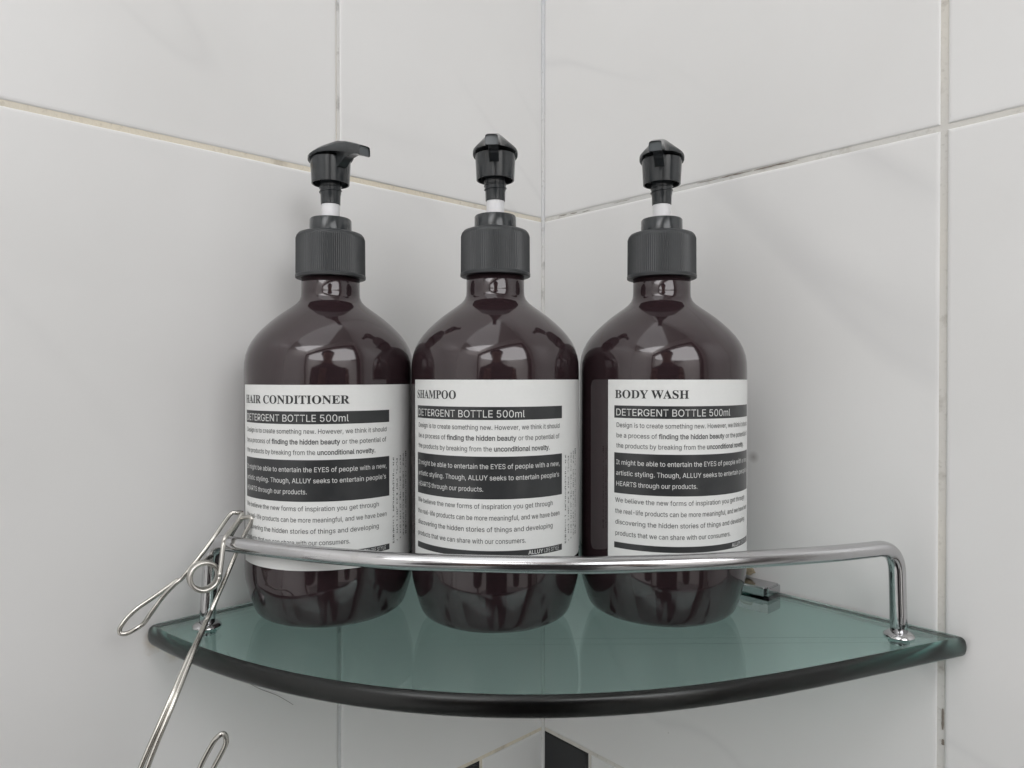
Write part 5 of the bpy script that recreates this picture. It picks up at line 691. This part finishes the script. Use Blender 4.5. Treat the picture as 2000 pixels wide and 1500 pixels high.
  'c': "198|104,-11 86,-10 70,-5 55,2 42,12 31,25 22,39 15,56 11,74 10,94 11,114 15,132 22,149 31,163 42,176 55,186 70,193 86,198 104,199 132,195 157,184 176,165 191,134 147,123 139,141 131,150 119,156 103,158 93,157 84,154 77,150 70,143 65,136 61,127 58,116 56,105 55,94 56,82 58,71 61,61 65,52 70,45 77,39 84,34 93,31 103,30 119,33 131,39 140,48 148,67 191,56 185,40 181,32 176,24 157,5 132,-7|17,18,19 16,17,19 16,19,20 15,16,20 14,15,20 14,20,21 13,14,21 13,21,27 27,21,26 26,21,22 12,13,28 28,13,27 12,28,29 25,26,22 12,29,30 24,25,22 12,30,31 11,12,31 11,31,32 23,24,22 11,32,33 10,11,33 10,33,34 10,34,35 9,10,35 9,35,36 9,36,37 8,9,37 8,37,38 7,8,38 7,38,39 48,49,50 7,39,40 48,50,51 6,7,40 6,40,41 47,48,51 6,41,42 47,51,52 5,6,42 46,47,52 5,42,43 5,43,44 45,46,52 45,52,53 5,44,45 5,45,53 4,5,53 4,53,54 3,4,54 3,54,55 2,3,55 1,2,55 1,55,0",
  'd': "212|98,-11 81,-10 66,-5 52,2 40,12 29,25 21,39 15,56 11,74 10,94 11,114 15,133 21,149 29,164 40,176 52,186 66,193 81,198 98,199 110,199 120,196 130,192 149,178 157,167 148,167 148,261 193,261 193,-7 149,-7 149,22 157,22 149,11 130,-4 120,-8 110,-10 102,30 112,31 120,34 127,38 134,44 139,51 143,60 146,70 148,82 149,95 148,107 146,119 143,129 139,138 134,145 128,150 120,154 112,157 102,158 92,157 84,154 77,150 70,144 65,137 61,128 58,118 56,107 55,95 56,82 58,71 61,61 65,52 70,44 77,38 84,34 93,31|24,25,22 22,25,26 22,26,23 23,26,27 17,18,19 17,19,20 16,17,20 16,20,21 15,16,21 15,21,22 14,15,22 14,22,24 13,14,24 13,24,23 13,23,53 53,23,52 52,23,51 51,23,50 50,23,49 49,23,48 48,23,47 47,23,27 12,13,54 54,13,53 12,54,55 12,55,56 12,56,57 11,12,57 11,57,58 11,58,59 10,11,59 46,47,27 10,59,60 45,46,27 10,60,61 9,10,61 44,45,27 9,61,62 43,44,27 9,62,63 8,9,63 8,63,64 42,43,27 7,8,64 7,64,65 41,42,27 7,65,66 40,41,27 6,7,66 6,66,67 39,40,27 6,67,68 38,39,30 30,39,27 5,6,68 5,68,69 37,38,30 5,69,70 36,37,30 5,70,35 35,36,30 5,35,30 4,5,29 29,5,30 4,29,31 31,29,28 31,30,27 3,4,31 3,31,32 28,31,27 2,3,32 2,32,33 1,2,33 1,33,34 0,1,34",
  'e': "202|106,-11 87,-10 70,-5 55,2 41,12 30,25 22,39 15,56 11,74 10,93 11,113 15,131 21,148 30,163 41,175 54,186 69,193 85,198 102,199 114,199 125,197 135,194 146,189 155,183 164,175 173,166 179,156 185,143 189,130 192,114 193,97 193,78 30,78 30,117 182,114 149,89 147,112 145,122 142,132 138,139 133,146 127,151 120,155 112,157 103,158 93,157 84,155 77,151 71,146 65,139 61,132 58,123 56,115 55,105 55,89 56,76 58,66 62,56 66,48 72,42 79,37 87,33 96,31 106,30 124,33 138,41 149,61 192,50 185,33 180,23 173,15 164,7 155,1 144,-4 132,-8 119,-10|17,18,19 17,19,20 16,17,20 16,20,21 16,21,22 15,16,22 15,22,23 14,15,23 14,23,24 14,24,25 13,14,25 13,25,26 12,13,45 45,13,44 44,13,26 43,44,26 42,43,26 12,45,46 42,26,27 41,42,27 12,46,47 40,41,27 12,47,48 11,12,48 39,40,27 11,48,49 39,27,28 38,39,28 11,49,50 11,50,51 37,38,28 10,11,33 33,11,51 37,28,29 33,51,52 36,37,34 34,37,29 10,33,32 52,33,34 53,52,36 36,52,34 35,34,29 35,29,30 9,10,32 53,36,35 54,53,35 35,30,31 8,9,32 55,54,35 55,35,31 8,32,55 55,32,31 8,55,56 7,8,56 7,56,57 65,66,67 7,57,58 6,7,58 65,67,68 6,58,59 6,59,60 64,65,68 5,6,60 5,60,61 5,61,62 63,64,68 63,68,69 5,62,63 5,63,69 4,5,69 4,69,70 4,70,71 3,4,71 3,71,72 2,3,72 2,72,73 2,73,74 1,2,74 1,74,75 0,1,75",
  'f': "127|121,197 121,157 -4,157 -4,197 33,-7 33,216 34,227 37,238 42,247 48,255 56,261 65,266 74,269 84,271 94,272 112,270 130,265 118,226 106,229 97,230 90,229 86,228 82,225 80,222 78,216 78,209 78,-7|2,3,0 2,0,1 13,14,15 12,13,15 12,15,16 11,12,16 10,11,16 10,16,17 9,10,17 8,9,18 18,9,17 7,8,18 6,7,19 19,7,18 6,19,20 6,20,21 6,21,22 5,6,22 5,22,23 5,23,24 5,24,25 4,5,25 4,25,26",
  'g': "213|103,-82 89,-82 76,-80 65,-76 54,-72 45,-67 36,-60 30,-53 24,-46 16,-32 52,-11 66,-28 80,-38 86,-40 94,-41 103,-42 117,-41 128,-37 137,-32 143,-25 147,-15 149,-3 149,27 157,27 148,16 130,2 120,-2 109,-4 97,-5 82,-3 67,1 53,7 40,16 30,28 21,42 15,58 11,76 10,96 11,115 15,133 21,150 30,164 40,176 52,186 66,193 82,198 98,199 110,199 121,196 130,193 149,178 157,166 150,166 150,197 193,197 193,-5 192,-21 188,-36 181,-49 172,-60 161,-68 148,-74 134,-79 119,-81 102,37 112,37 121,40 128,43 134,49 139,55 143,63 147,73 149,84 149,96 149,108 147,120 144,129 139,138 134,145 128,150 121,155 112,157 102,158 93,157 84,154 77,150 70,144 65,137 61,129 58,119 56,108 55,96 56,84 58,74 61,64 65,56 70,49 77,44 84,40 93,37|45,46,47 45,47,48 44,45,48 52,53,54 52,54,51 51,54,55 44,48,49 43,44,49 43,49,50 42,43,50 42,50,51 41,42,51 41,51,82 82,51,81 81,51,80 80,51,79 79,51,78 78,51,77 77,51,76 76,51,55 40,41,83 83,41,82 40,83,84 40,84,85 40,85,86 39,40,86 39,86,87 39,87,88 38,39,88 75,76,55 38,88,89 74,75,55 38,89,90 37,38,90 73,74,55 37,90,91 72,73,55 37,91,92 36,37,92 36,92,93 71,72,55 35,36,93 35,93,94 70,71,55 35,94,95 69,70,55 34,35,95 34,95,96 68,69,55 34,96,97 67,68,23 23,68,55 34,97,98 66,67,23 33,34,98 33,98,99 65,66,23 33,99,64 64,65,23 33,64,23 32,33,22 22,33,23 32,22,24 24,22,21 24,23,55 31,32,24 31,24,25 21,24,55 30,31,25 30,25,26 29,30,26 29,26,27 20,21,55 28,29,27 20,55,56 9,10,11 19,20,56 19,56,57 18,19,57 9,11,12 17,18,57 8,9,12 17,57,58 16,17,58 8,12,13 8,13,14 15,16,58 8,14,15 8,15,58 7,8,58 7,58,59 6,7,59 6,59,60 5,6,60 4,5,60 4,60,61 3,4,61 3,61,62 2,3,62 2,62,63 1,2,63 1,63,0",
  'h': "205|64,113 64,-7 19,-7 19,261 64,261 64,137 41,137 52,163 61,177 72,187 85,194 99,198 114,199 127,198 140,195 151,190 161,183 170,174 177,164 182,151 185,136 186,120 186,-7 141,-7 141,117 140,130 137,140 131,147 124,153 116,156 105,158 97,157 90,155 84,152 78,149 73,144 69,138 66,131 64,123|2,3,6 6,3,4 6,4,7 7,4,8 8,4,5 11,12,13 11,13,14 10,11,14 10,14,15 9,10,15 9,15,16 8,9,16 8,16,17 5,8,34 34,8,33 33,8,32 32,8,17 32,17,31 31,17,18 31,18,30 30,18,19 29,30,19 28,29,19 27,28,19 27,19,20 5,34,35 26,27,20 5,35,36 25,26,20 5,36,37 2,6,5 2,5,37 25,20,21 2,37,38 24,25,21 2,38,0 24,21,22 23,24,22 2,0,1",
  'i': "83|19,-7 19,197 64,197 64,-7 42,214 35,215 28,218 22,222 17,228 15,234 14,242 15,249 17,255 22,261 28,265 35,268 42,269 49,268 56,265 62,261 66,255 69,249 70,242 69,234 66,228 62,222 56,218 49,215|0,1,2 0,2,3 15,16,17 15,17,18 14,15,18 14,18,19 13,14,19 13,19,20 12,13,20 11,12,20 11,20,21 10,11,21 10,21,22 9,10,22 9,22,23 8,9,23 8,23,24 7,8,24 7,24,25 6,7,25 6,25,26 5,6,26 5,26,27 4,5,27",
  'l': "95|70,-8 55,-7 42,-2 32,5 25,15 21,28 19,42 19,261 64,261 64,49 64,42 65,37 66,35 67,34 69,33 73,33 79,33 90,35 99,-4 82,-7|6,7,8 6,8,9 6,9,10 6,10,11 5,6,11 5,11,12 16,17,18 5,12,13 5,13,14 5,14,15 15,16,18 5,15,18 4,5,18 3,4,18 2,3,18 1,2,18 1,18,19 0,1,19",
  'n': "205|64,113 64,-7 19,-7 19,197 63,197 63,137 41,137 52,163 61,177 72,187 85,194 99,198 114,199 127,198 139,195 151,190 161,183 170,174 177,164 182,151 185,136 186,120 186,-7 141,-7 141,117 140,130 137,140 131,147 124,153 116,156 105,158 97,157 90,155 84,152 78,149 73,144 69,138 66,131 64,123|11,12,13 11,13,14 10,11,14 2,3,6 6,3,4 6,4,7 7,4,8 8,4,5 10,14,15 9,10,15 9,15,16 8,9,16 8,16,17 5,8,34 34,8,33 33,8,32 32,8,17 32,17,31 31,17,18 31,18,30 30,18,19 29,30,19 28,29,19 27,28,19 27,19,20 5,34,35 26,27,20 5,35,36 25,26,20 5,36,37 2,6,5 2,5,37 25,20,21 2,37,38 24,25,21 2,38,0 24,21,22 23,24,22 2,0,1",
  'o': "208|104,-11 86,-10 70,-5 55,2 42,12 31,25 22,39 15,56 11,74 10,94 11,114 15,132 22,149 31,163 42,176 55,186 70,193 86,198 104,199 122,198 138,193 153,186 166,176 177,163 186,149 192,132 196,114 198,94 196,74 192,56 186,39 177,25 166,12 153,2 138,-5 122,-10 104,30 114,31 123,34 131,39 137,45 143,52 147,61 150,71 152,82 153,94 152,105 150,116 147,127 143,136 137,143 131,150 123,154 114,157 104,158 93,157 84,154 77,150 70,143 65,136 61,127 58,116 56,105 55,94 56,82 58,71 61,61 65,52 70,45 77,39 84,34 93,31|17,18,19 17,19,20 16,17,20 16,20,21 15,16,21 15,21,22 14,15,22 14,22,23 13,14,23 12,13,55 55,13,54 54,13,23 54,23,53 53,23,24 12,55,56 52,53,24 12,56,57 51,52,24 12,57,58 50,51,24 11,12,58 50,24,25 11,58,59 49,50,25 11,59,60 48,49,25 10,11,60 48,25,26 10,60,61 47,48,26 10,61,62 46,47,26 9,10,62 46,26,27 9,62,63 45,46,27 9,63,64 44,45,27 44,27,28 8,9,64 8,64,65 43,44,28 43,28,29 7,8,65 42,43,29 7,65,66 41,42,29 7,66,67 41,29,30 6,7,67 40,41,30 6,67,68 39,40,30 6,68,69 39,30,31 5,6,69 38,39,31 5,69,70 37,38,31 5,70,71 36,37,31 5,71,36 5,36,31 5,31,32 4,5,32 3,4,32 3,32,33 2,3,33 2,33,34 1,2,34 1,34,35 0,1,35",
  't': "114|109,197 109,157 -4,157 -4,197 25,243 70,243 70,49 70,42 72,38 73,35 75,34 79,32 85,32 92,32 106,35 115,-5 97,-8 84,-9 68,-8 53,-3 41,6 32,17 27,31 25,46|2,3,0 2,0,1 23,4,5 23,5,6 23,6,7 22,23,7 22,7,8 22,8,9 22,9,10 13,14,15 22,10,11 12,13,15 22,11,12 22,12,15 21,22,15 20,21,15 19,20,15 18,19,15 18,15,16 17,18,16",
  'u': "205|91,-10 78,-9 65,-6 54,-1 44,6 35,15 28,26 23,39 20,53 19,69 19,197 64,197 64,72 65,60 68,50 74,42 81,37 89,33 100,32 108,33 115,34 121,37 127,41 132,46 136,52 139,59 140,67 141,77 141,197 186,197 186,-7 142,-7 142,53 164,53 153,27 144,13 133,3 120,-4 106,-8|9,10,11 9,11,12 27,28,29 27,29,33 33,29,30 26,27,33 9,12,13 8,9,13 25,26,33 8,13,14 24,25,32 32,25,33 7,8,14 24,32,31 34,33,30 23,24,31 7,14,15 22,23,31 7,15,16 21,22,31 6,7,16 20,21,31 6,16,17 19,20,31 6,17,18 18,19,36 36,19,31 6,18,36 35,34,30 5,6,36 4,5,36 36,35,30 3,4,36 3,36,37 31,36,30 2,3,37 2,37,38 1,2,38 1,38,0",
  'v': "195|76,-7 -1,197 47,197 89,80 100,45 112,3 83,3 95,45 105,80 148,197 196,197 118,-7|0,1,2 0,2,3 8,9,10 8,10,11 0,3,7 7,3,4 7,8,4 4,8,11 5,4,11 0,7,6 0,6,5 0,5,11",
  'y': "195|15,-74 26,-35 36,-37 51,-37 54,-37 57,-35 60,-32 63,-28 66,-23 69,-15 74,-1 -1,197 47,197 89,80 100,45 112,3 83,3 95,45 105,80 148,197 196,197 108,-32 94,-58 87,-65 80,-70 73,-74 64,-77 55,-79 46,-80 31,-78|10,11,12 10,12,13 18,19,20 18,20,15 15,20,21 17,18,14 14,18,15 10,13,17 17,13,14 10,17,16 10,16,15 10,15,21 9,10,21 8,9,21 7,8,21 6,7,21 6,21,22 5,6,22 4,5,22 0,1,2 3,4,22 0,2,3 0,3,22 0,22,23 0,23,24 0,24,25 0,25,26 29,0,26 29,26,27 28,29,27",
 },
}
GC = {}
def glyph(font, ch):
    """advance, vertices, triangles of a letter outline (1/500 em)."""
    if (font, ch) not in GC:
        adv, body, tri = GLYPHS[font][ch].split('|')
        vs = [tuple(map(float, p.split(','))) for p in body.split()]
        tris = [tuple(map(int, t.split(','))) for t in tri.split()]
        GC[(font, ch)] = (float(adv), vs, tris)
    return GC[(font, ch)]
def width_of(text, font):
    return sum(glyph(font, c)[0] for c in text)
def set_line(bm, parts, s0, s1, zbase, cap, off=0.16):
    """parts: (text, weight); the line is fitted to s0..s1, capital height cap mm."""
    kx = (s1 - s0) / sum(width_of(t, f) for t, f in parts); kz = cap / 254; x = 0
    for t, f in parts:
        for c in t:
            adv, vs, tris = glyph(f, c)
            nv = [bm.verts.new(wrap(s0 + (x + vx) * kx, zbase + vy * kz, off)) for vx, vy in vs]
            for tr in tris:
                try: bm.faces.new([nv[i] for i in tr])
                except ValueError: pass
            x += adv
def set_title(bm, t, s0, s1, zbase, cap, off=0.16):
    vs, fs = text_mesh(math_bold(t), 0.004)
    x0, x1 = min(v.x for v in vs), max(v.x for v in vs); kx = (s1 - s0) / (x1 - x0); kz = cap / 0.69
    nv = [bm.verts.new(wrap(s0 + (v.x - x0) * kx, zbase + v.y * kz, off)) for v in vs]
    for f in fs:
        try: bm.faces.new([nv[i] for i in f])
        except ValueError: pass
def math_bold(t):
    return ''.join(chr(0x1D400 + ord(c) - 65) if 'A' <= c <= 'Z' else c for c in t)
LT, BD, RG = 'L', 'B', 'R'     # light, bold and regular strokes
def me_of(name, bm, m):
    for f in bm.faces: f.normal_update()
    for f in bm.faces:
        c = f.calc_center_median()
        if f.normal.x * c.x + f.normal.y * c.y < 0: f.normal_flip()
    me = bpy.data.meshes.new(name); bm.to_mesh(me); bm.free(); me.materials.append(m)
    for p in me.polygons: p.use_smooth = True
    return me
bm = bmesh.new(); sheet(bm, -LM, LW - LM, 0.0, -LHT, 0.05, 0.8, 3.0); label_me = me_of('label', bm, M['paper'])
BW = 70.9
bands = []
for z0, z1 in ((-10.8, -16.0), (-30.6, -47.6), (-68.2, -70.7)):
    bm = bmesh.new(); sheet(bm, 0, BW, z0, z1, 0.09); bands.append(me_of('black_band', bm, M['ink']))
bm = bmesh.new()
set_line(bm, [('DETERGENT BOTTLE 500ml', RG)], 0.7, 51.9, -15.0, 2.85)
set_line(bm, [('It might be able to entertain the EYES of people with a new,', RG)], 0.9, 69.4, -35.5, 1.95)
set_line(bm, [('artistic styling. Though, ALLUY seeks to entertain people\u2019s', RG)], 0.9, 69.0, -40.0, 1.95)
set_line(bm, [('HEARTS through our products.', RG)], 0.9, 35.2, -44.5, 1.95)
set_line(bm, [('ALLUY', BD)], 53.4, 60.2, -70.2, 1.55)
set_line(bm, [('LIFE STYLE', LT)], 60.6, 68.9, -70.2, 1.55)
white_me = me_of('white_lettering', bm, M['white_ink'])
bm = bmesh.new()
set_line(bm, [('Design is to create something new. However, we think it should', LT)], 1.0, 69.4, -19.9, 1.95)
set_line(bm, [('be a process of ', LT), ('finding the hidden beauty', BD), (' or the potential of', LT)], 1.0, 69.2, -24.2, 1.95)
set_line(bm, [('the products by breaking from the ', LT), ('unconditional novelty.', BD)], 1.0, 63.6, -28.5, 1.95)
set_line(bm, [('We believe the new forms of inspiration you get through', LT)], 0.5, 65.3, -51.4, 1.95)
set_line(bm, [('the real-life products can be more meaningful, and we have been', LT)], 0.5, 69.4, -56.0, 1.95)
set_line(bm, [('discovering the hidden stories of things and developing', LT)], 0.5, 65.3, -60.6, 1.95)
set_line(bm, [('products that we can share with our consumers.', LT)], 0.5, 52.4, -65.3, 1.95)
grey_me = me_of('grey_lettering', bm, M['ink_thin'])
# illegible small print running up the right margin: five columns of tiny strokes
bm = bmesh.new(); rg = random.Random(3)
for c, (s, zt, zb, big) in enumerate(((73.4, -31.5, -69.5, 'b'), (75.8, -31.2, -68.5, ''), (78.2, -31.0, -67.6, ''), (80.6, -30.4, -66.8, ''), (83.0, -29.6, -66.2, 'tb'))):
    z = zt
    while z > zb:
        h = rg.uniform(0.35, 0.95); wd = rg.uniform(0.55, 0.95)
        k = 1.35 if ('t' in big and z > zt - 2.5) or ('b' in big and z < zb + (7 if c == 0 else 3.5)) else 1.0
        if rg.random() < 0.86:
            s0 = s - wd * k / 2
            if rg.random() < 0.55 or k > 1: sheet(bm, s0, s0 + wd * k, z, z - h * 0.42 * k, 0.13)
            if rg.random() < 0.65: sheet(bm, s0, s0 + 0.25 * k, z, z - h, 0.135)
            if rg.random() < 0.6: sheet(bm, s0 + wd * k - 0.27 * k, s0 + wd * k, z, z - h * 0.9, 0.14)
        z -= h + rg.choice((0.12, 0.16, 0.2, 0.55))
small_me = me_of('small_print', bm, M['ink_thin'])
def title(t, s0, s1):
    bm = bmesh.new(); set_title(bm, t, s0, s1, -7.7, 3.4); return me_of('title_lettering', bm, M['ink'])

def add(name, me, parent, loc=None, rz=0.0):
    o = bpy.data.objects.new(name, me); COL.objects.link(o); o.parent = parent
    if loc: o.location = loc
    o.rotation_euler = (0, 0, rz); return o
def bottle(x, y, label, text, t0, t1, label_arc, label_top, spout_deg, cap_rot):
    root = empty('pump_bottle', lo(x, y, ZS + 0.03))
    tag(root, label, 'bottle', 'dark plum pump bottles on the glass shelf')
    up = (0, 0, -ZS * MM)
    add('bottle_body', body_me, root, up)
    lb_ = add('label', label_me, root, (0, 0, (-ZS + label_top) * MM), label_arc / R0)
    for b in bands: add('black_band', b, lb_)
    for nm, me in (('white_lettering', white_me), ('grey_lettering', grey_me), ('small_print', small_me), ('title_lettering', title(text, t0, t1))):
        tag(add(nm, me, lb_), kind='stuff')
    add('screw_cap', cap_me, root, up, cap_rot); add('collar', collar_me, root, up); add('pump_tube', tube_me, root, up)
    nk = add('pump_neck', neck_me, root, up, cap_rot * 3); add('screw_thread', thread_me, nk)
    hd = add('pump_head', cup_me, root, up, math.radians(spout_deg)); add('pump_lever', lever_me, hd)
    return root
# arc of the band start measured from the direction facing the viewer (-y)
bottle(-83.2, 320.2, 'dark pump bottle labelled HAIR CONDITIONER, its spout turned to the right', 'HAIR CONDITIONER', -0.2, 52.2, -35.3, -3.1, -43, 0.4)
bottle(-7.5, 314.0, 'dark pump bottle labelled SHAMPOO, standing between the other two bottles', 'SHAMPOO', 0.0, 23.6, -39.0, -1.0, -92, 1.1)
bottle(68.8, 320.8, 'dark pump bottle labelled BODY WASH, nearest the chrome wall clamp', 'BODY WASH', 0.4, 31.4, -28.2, -1.0, -108, 2.3)

# ------------------------------------------------------------------ wire clip hanging on the rail
clip = empty('wire_clip', lo(-121, 292, -67))
tag(clip, 'stainless steel wire clip with a coil spring and long hook, hanging on the rail', 'clip')
A_ = [(-116.7, 301, -58.8), (-118.5, 299, -58.2), (-120.9, 298, -58.9), (-123.7, 291, -65.4), (-127.4, 286, -72.3), (-131.8, 283, -78.7), (-134.2, 282, -81.8), (-136.6, 281, -83.9), (-141.1, 280, -88.9), (-145.0, 278, -95.0), (-148.4, 279.5, -99.1), (-151.0, 278.5, -101.0), (-154.0, 278, -102.5), (-156.2, 277.5, -102.5), (-157.0, 277.5, -101.2), (-156.4, 278, -99.3), (-154.8, 279.5, -96.6), (-151.6, 281.5, -93.4), (-147.0, 284.5, -90.2), (-142.2, 288, -86.6), (-139.4, 290.5, -84.5)]
B_ = [(-115.9, 299, -58.5), (-116.7, 295, -61.6), (-117.7, 290, -64.4), (-118.3, 286.5, -66.2), (-118.6, 285.5, -68.9), (-117.8, 282, -74.1), (-117.0, 278, -79.5)]
COIL = (-122.8, 278, -80.0)
D_ = [(-128.0, 285, -76.5), (-127.8, 291, -75.9), (-127.4, 297, -75.9), (-126.1, 299.5, -75.3), (-123.7, 300, -72.6), (-119.8, 299, -66.0), (-116.4, 297.5, -61.4), (-114.1, 296, -59.8), (-109.9, 293.5, -59.3), (-110.6, 293.4, -62.0), (-112.9, 293, -66.6), (-116.2, 292.4, -74.2), (-118.9, 288.5, -83.2), (-121.1, 285, -90.5), (-122.3, 282, -95.3), (-122.5, 279, -97.4), (-122.0, 271.5, -101.5), (-120.7, 262, -104.9), (-121.2, 252, -113.8), (-122.7, 246, -121.8), (-124.8, 242, -129.6), (-126.3, 239, -136.0)]
E_ = [(-122.2, 285.5, -93.2), (-122.4, 280, -96.4), (-122.9, 276, -99.6), (-122.1, 268, -102.6), (-121.6, 261, -105.2), (-122.5, 252, -113.2), (-124.6, 246, -121.8), (-126.9, 242, -129.6), (-128.7, 239, -136.0)]
H_ = [(-106.6, 236, -134.3), (-106.0, 236, -132.2), (-104.1, 237, -128.2), (-102.1, 238, -124.6), (-100.2, 238, -122.8), (-99.2, 238.5, -122.8), (-98.7, 239, -124.3), (-98.8, 239, -126.7), (-100.7, 239, -130.5), (-102.5, 239, -133.8), (-103.5, 239, -136.0)]
WR = 0.93
def wire(name, pts, sub=6, closed=False):
    bm = bmesh.new(); tube(bm, [Vector(lo(*p)) for p in catmull(pts, sub, closed)], WR * MM, n=12, closed=closed)
    o = from_bm(name, bm, M['steel'], None, 180); under(clip, o); return o
wire('handle_loop', A_); wire('front_jaw', B_)
ax = Vector((-0.50, 0.85, -0.14)).normalized(); c0 = Vector(COIL)
e1 = (Vector((1, 0, 0)) - ax * ax.x).normalized(); e2 = ax.cross(e1)
if e2.z < 0: e2 = -e2
hel = []
for i in range(4 * 32 + 9):
    t = -2 * math.pi * i / 32
    hel.append(c0 + ax * (1.78 * i / 32) + (e1 * math.cos(t) + e2 * math.sin(t)) * 5.4)
bm = bmesh.new(); tube(bm, [Vector(lo(*p)) for p in hel], WR * MM, n=12); o = from_bm('coil_spring', bm, M['steel'], None, 180); under(clip, o)
wire('back_jaw', D_); wire('hook_leg', E_); wire('hook_end', H_)
# a fallen hair on the left wall below the shelf
def on_left(a, z, off=0.0004): 
    return room(a * MM, off, H + z * MM)
bm = bmesh.new(); tube(bm, catmull([on_left(210.5, -134.3), on_left(206.5, -140.4), on_left(196.3, -149.6), on_left(186.1, -156.7), on_left(178, -163.8)], 6), 0.00009, n=5)
tag(from_bm('hair', bm, mat('dark_hair', (0.12, 0.1, 0.09), 0.5), None, 180), 'single fine hair stuck to the white left wall under the shelf', 'hair')

# ------------------------------------------------------------------ the person taking the picture, seen in the bottles' reflections
person = empty('person', (0.02, -0.27, 0))
tag(person, 'person in a dark maroon top photographing the shelf, mirrored in the bottle shoulders', 'person')
def skinned(name, chains, m, parent, sub=2):
    """chains: list of node lists ((x, y, z), radius); a chain that starts on an existing node joins it."""
    vs, rad, es, idx = [], [], [], {}
    for ch in chains:
        prev = None
        for p, r in ch:
            if p not in idx: idx[p] = len(vs); vs.append(p); rad.append(r)
            if prev is not None: es.append((prev, idx[p]))
            prev = idx[p]
    me = bpy.data.meshes.new(name); me.from_pydata(vs, es, [])
    o = bpy.data.objects.new(name, me); COL.objects.link(o)
    o.modifiers.new('skin', 'SKIN')
    for i, r in enumerate(rad):
        v = me.skin_vertices[0].data[i]; v.radius = r if isinstance(r, tuple) else (r, r); v.use_root = i == 0
    sb = o.modifiers.new('sub', 'SUBSURF'); sb.levels = sub; sb.render_levels = sub
    ev = o.evaluated_get(bpy.context.evaluated_depsgraph_get()); res = bpy.data.meshes.new_from_object(ev)
    bpy.data.objects.remove(o); bpy.data.meshes.remove(me)
    for p in res.polygons: p.use_smooth = True
    res.name = name
    return link(name, res, m, parent)
M['skin'] = mat('skin', (0.30, 0.18, 0.13), 0.5); M['hair'] = mat('black_hair', (0.012, 0.011, 0.011), 0.5)
M['top'] = plaster('maroon_knit', (0.055, 0.042, 0.046)); M['trousers'] = plaster('dark_trousers', (0.03, 0.03, 0.035))
pel = (0, 0, 0.93)
body_ch = [[(pel, (0.15, 0.11)), ((0, 0, 1.08), (0.14, 0.1)), ((0, 0.01, 1.25), (0.155, 0.11)), ((0, 0, 1.38), (0.13, 0.09)), ((0, 0.01, 1.475), 0.058), ((0, 0.025, 1.545), 0.06),
            ((0, 0.035, 1.60), (0.078, 0.092)), ((0, 0.03, 1.66), (0.077, 0.092)), ((0, 0.025, 1.70), 0.058)]]
for s_ in (-1, 1):
    hx = 0.125 if s_ > 0 else -0.045      # the hands hold the two ends of the phone
    body_ch.append([((0, 0, 1.38), (0.13, 0.09)), ((s_ * 0.17, 0, 1.39), 0.062), ((s_ * 0.235, 0.02, 1.24), 0.05), ((s_ * 0.235 , 0.10, 1.12), 0.044), ((hx * 0.6 + s_ * 0.08, 0.20, 1.26), 0.032), ((hx - 0.02 + s_ * 0.03, 0.235, 1.34), 0.027), ((hx - 0.02 + s_ * 0.022, 0.245, 1.37), 0.026)])
    body_ch.append([(pel, (0.15, 0.11)), ((s_ * 0.09, 0, 0.84), 0.09), ((s_ * 0.1, 0.02, 0.48), 0.058), ((s_ * 0.105, -0.02, 0.10), 0.042), ((s_ * 0.11, 0.03, 0.04), 0.038), ((s_ * 0.125, 0.14, 0.03), 0.03)])
    for f_ in range(4):
        zf = 1.39 - f_ * 0.018; xf = hx - 0.02 + s_ * 0.022
        body_ch.append([((xf, 0.245, 1.37), 0.026), ((xf + s_ * 0.004, 0.262, zf), 0.0085), ((xf - s_ * 0.012, 0.271, zf), 0.008), ((xf - s_ * (0.03 - 0.003 * abs(f_ - 1)), 0.2705, zf - 0.002), 0.0068)])
    body_ch.append([((hx - 0.02 + s_ * 0.022, 0.245, 1.37), 0.026), ((hx - 0.02 - s_ * 0.004, 0.238, 1.388), 0.0095), ((hx - 0.02 - s_ * 0.026, 0.242, 1.394), 0.008)])
body = skinned('body', body_ch, M['top'], person)
body.data.materials.append(M['skin']); body.data.materials.append(M['trousers'])
for p in body.data.polygons:
    c = p.center
    p.material_index = 1 if c.z > 1.475 and c.y < 0.16 or (c.y > 0.22 and c.z > 1.15) else (2 if c.z < 0.95 and c.y < 0.09 + 0.1 * (c.z < 0.8) else 0)
bm = bmesh.new(); bmesh.ops.create_icosphere(bm, subdivisions=3, radius=1)
for v in bm.verts:
    c = v.co; v.co = Vector((c.x * 0.088, 0.018 + c.y * 0.104, 1.672 + c.z * 0.076 + (0.02 if c.y > 0.5 and c.z < 0.1 else 0)))
from_bm('hair', bm, M['hair'], person, 180)
phone = empty('phone', (0.0, -0.0085, H))
tag(phone, 'dark phone held sideways in both hands by the person, mirrored in the bottles', 'phone')
bm = bmesh.new(); vs = box(bm, -0.028, 0.132, -0.0105, -0.0025, -0.037, 0.037)
bmesh.ops.bevel(bm, geom=list(bm.edges), offset=0.002, segments=2, affect='EDGES')
for v in bm.verts: v.co += Vector((0, 0, H)) - phone.location
from_bm('phone_body', bm, M['black'], phone, 40)
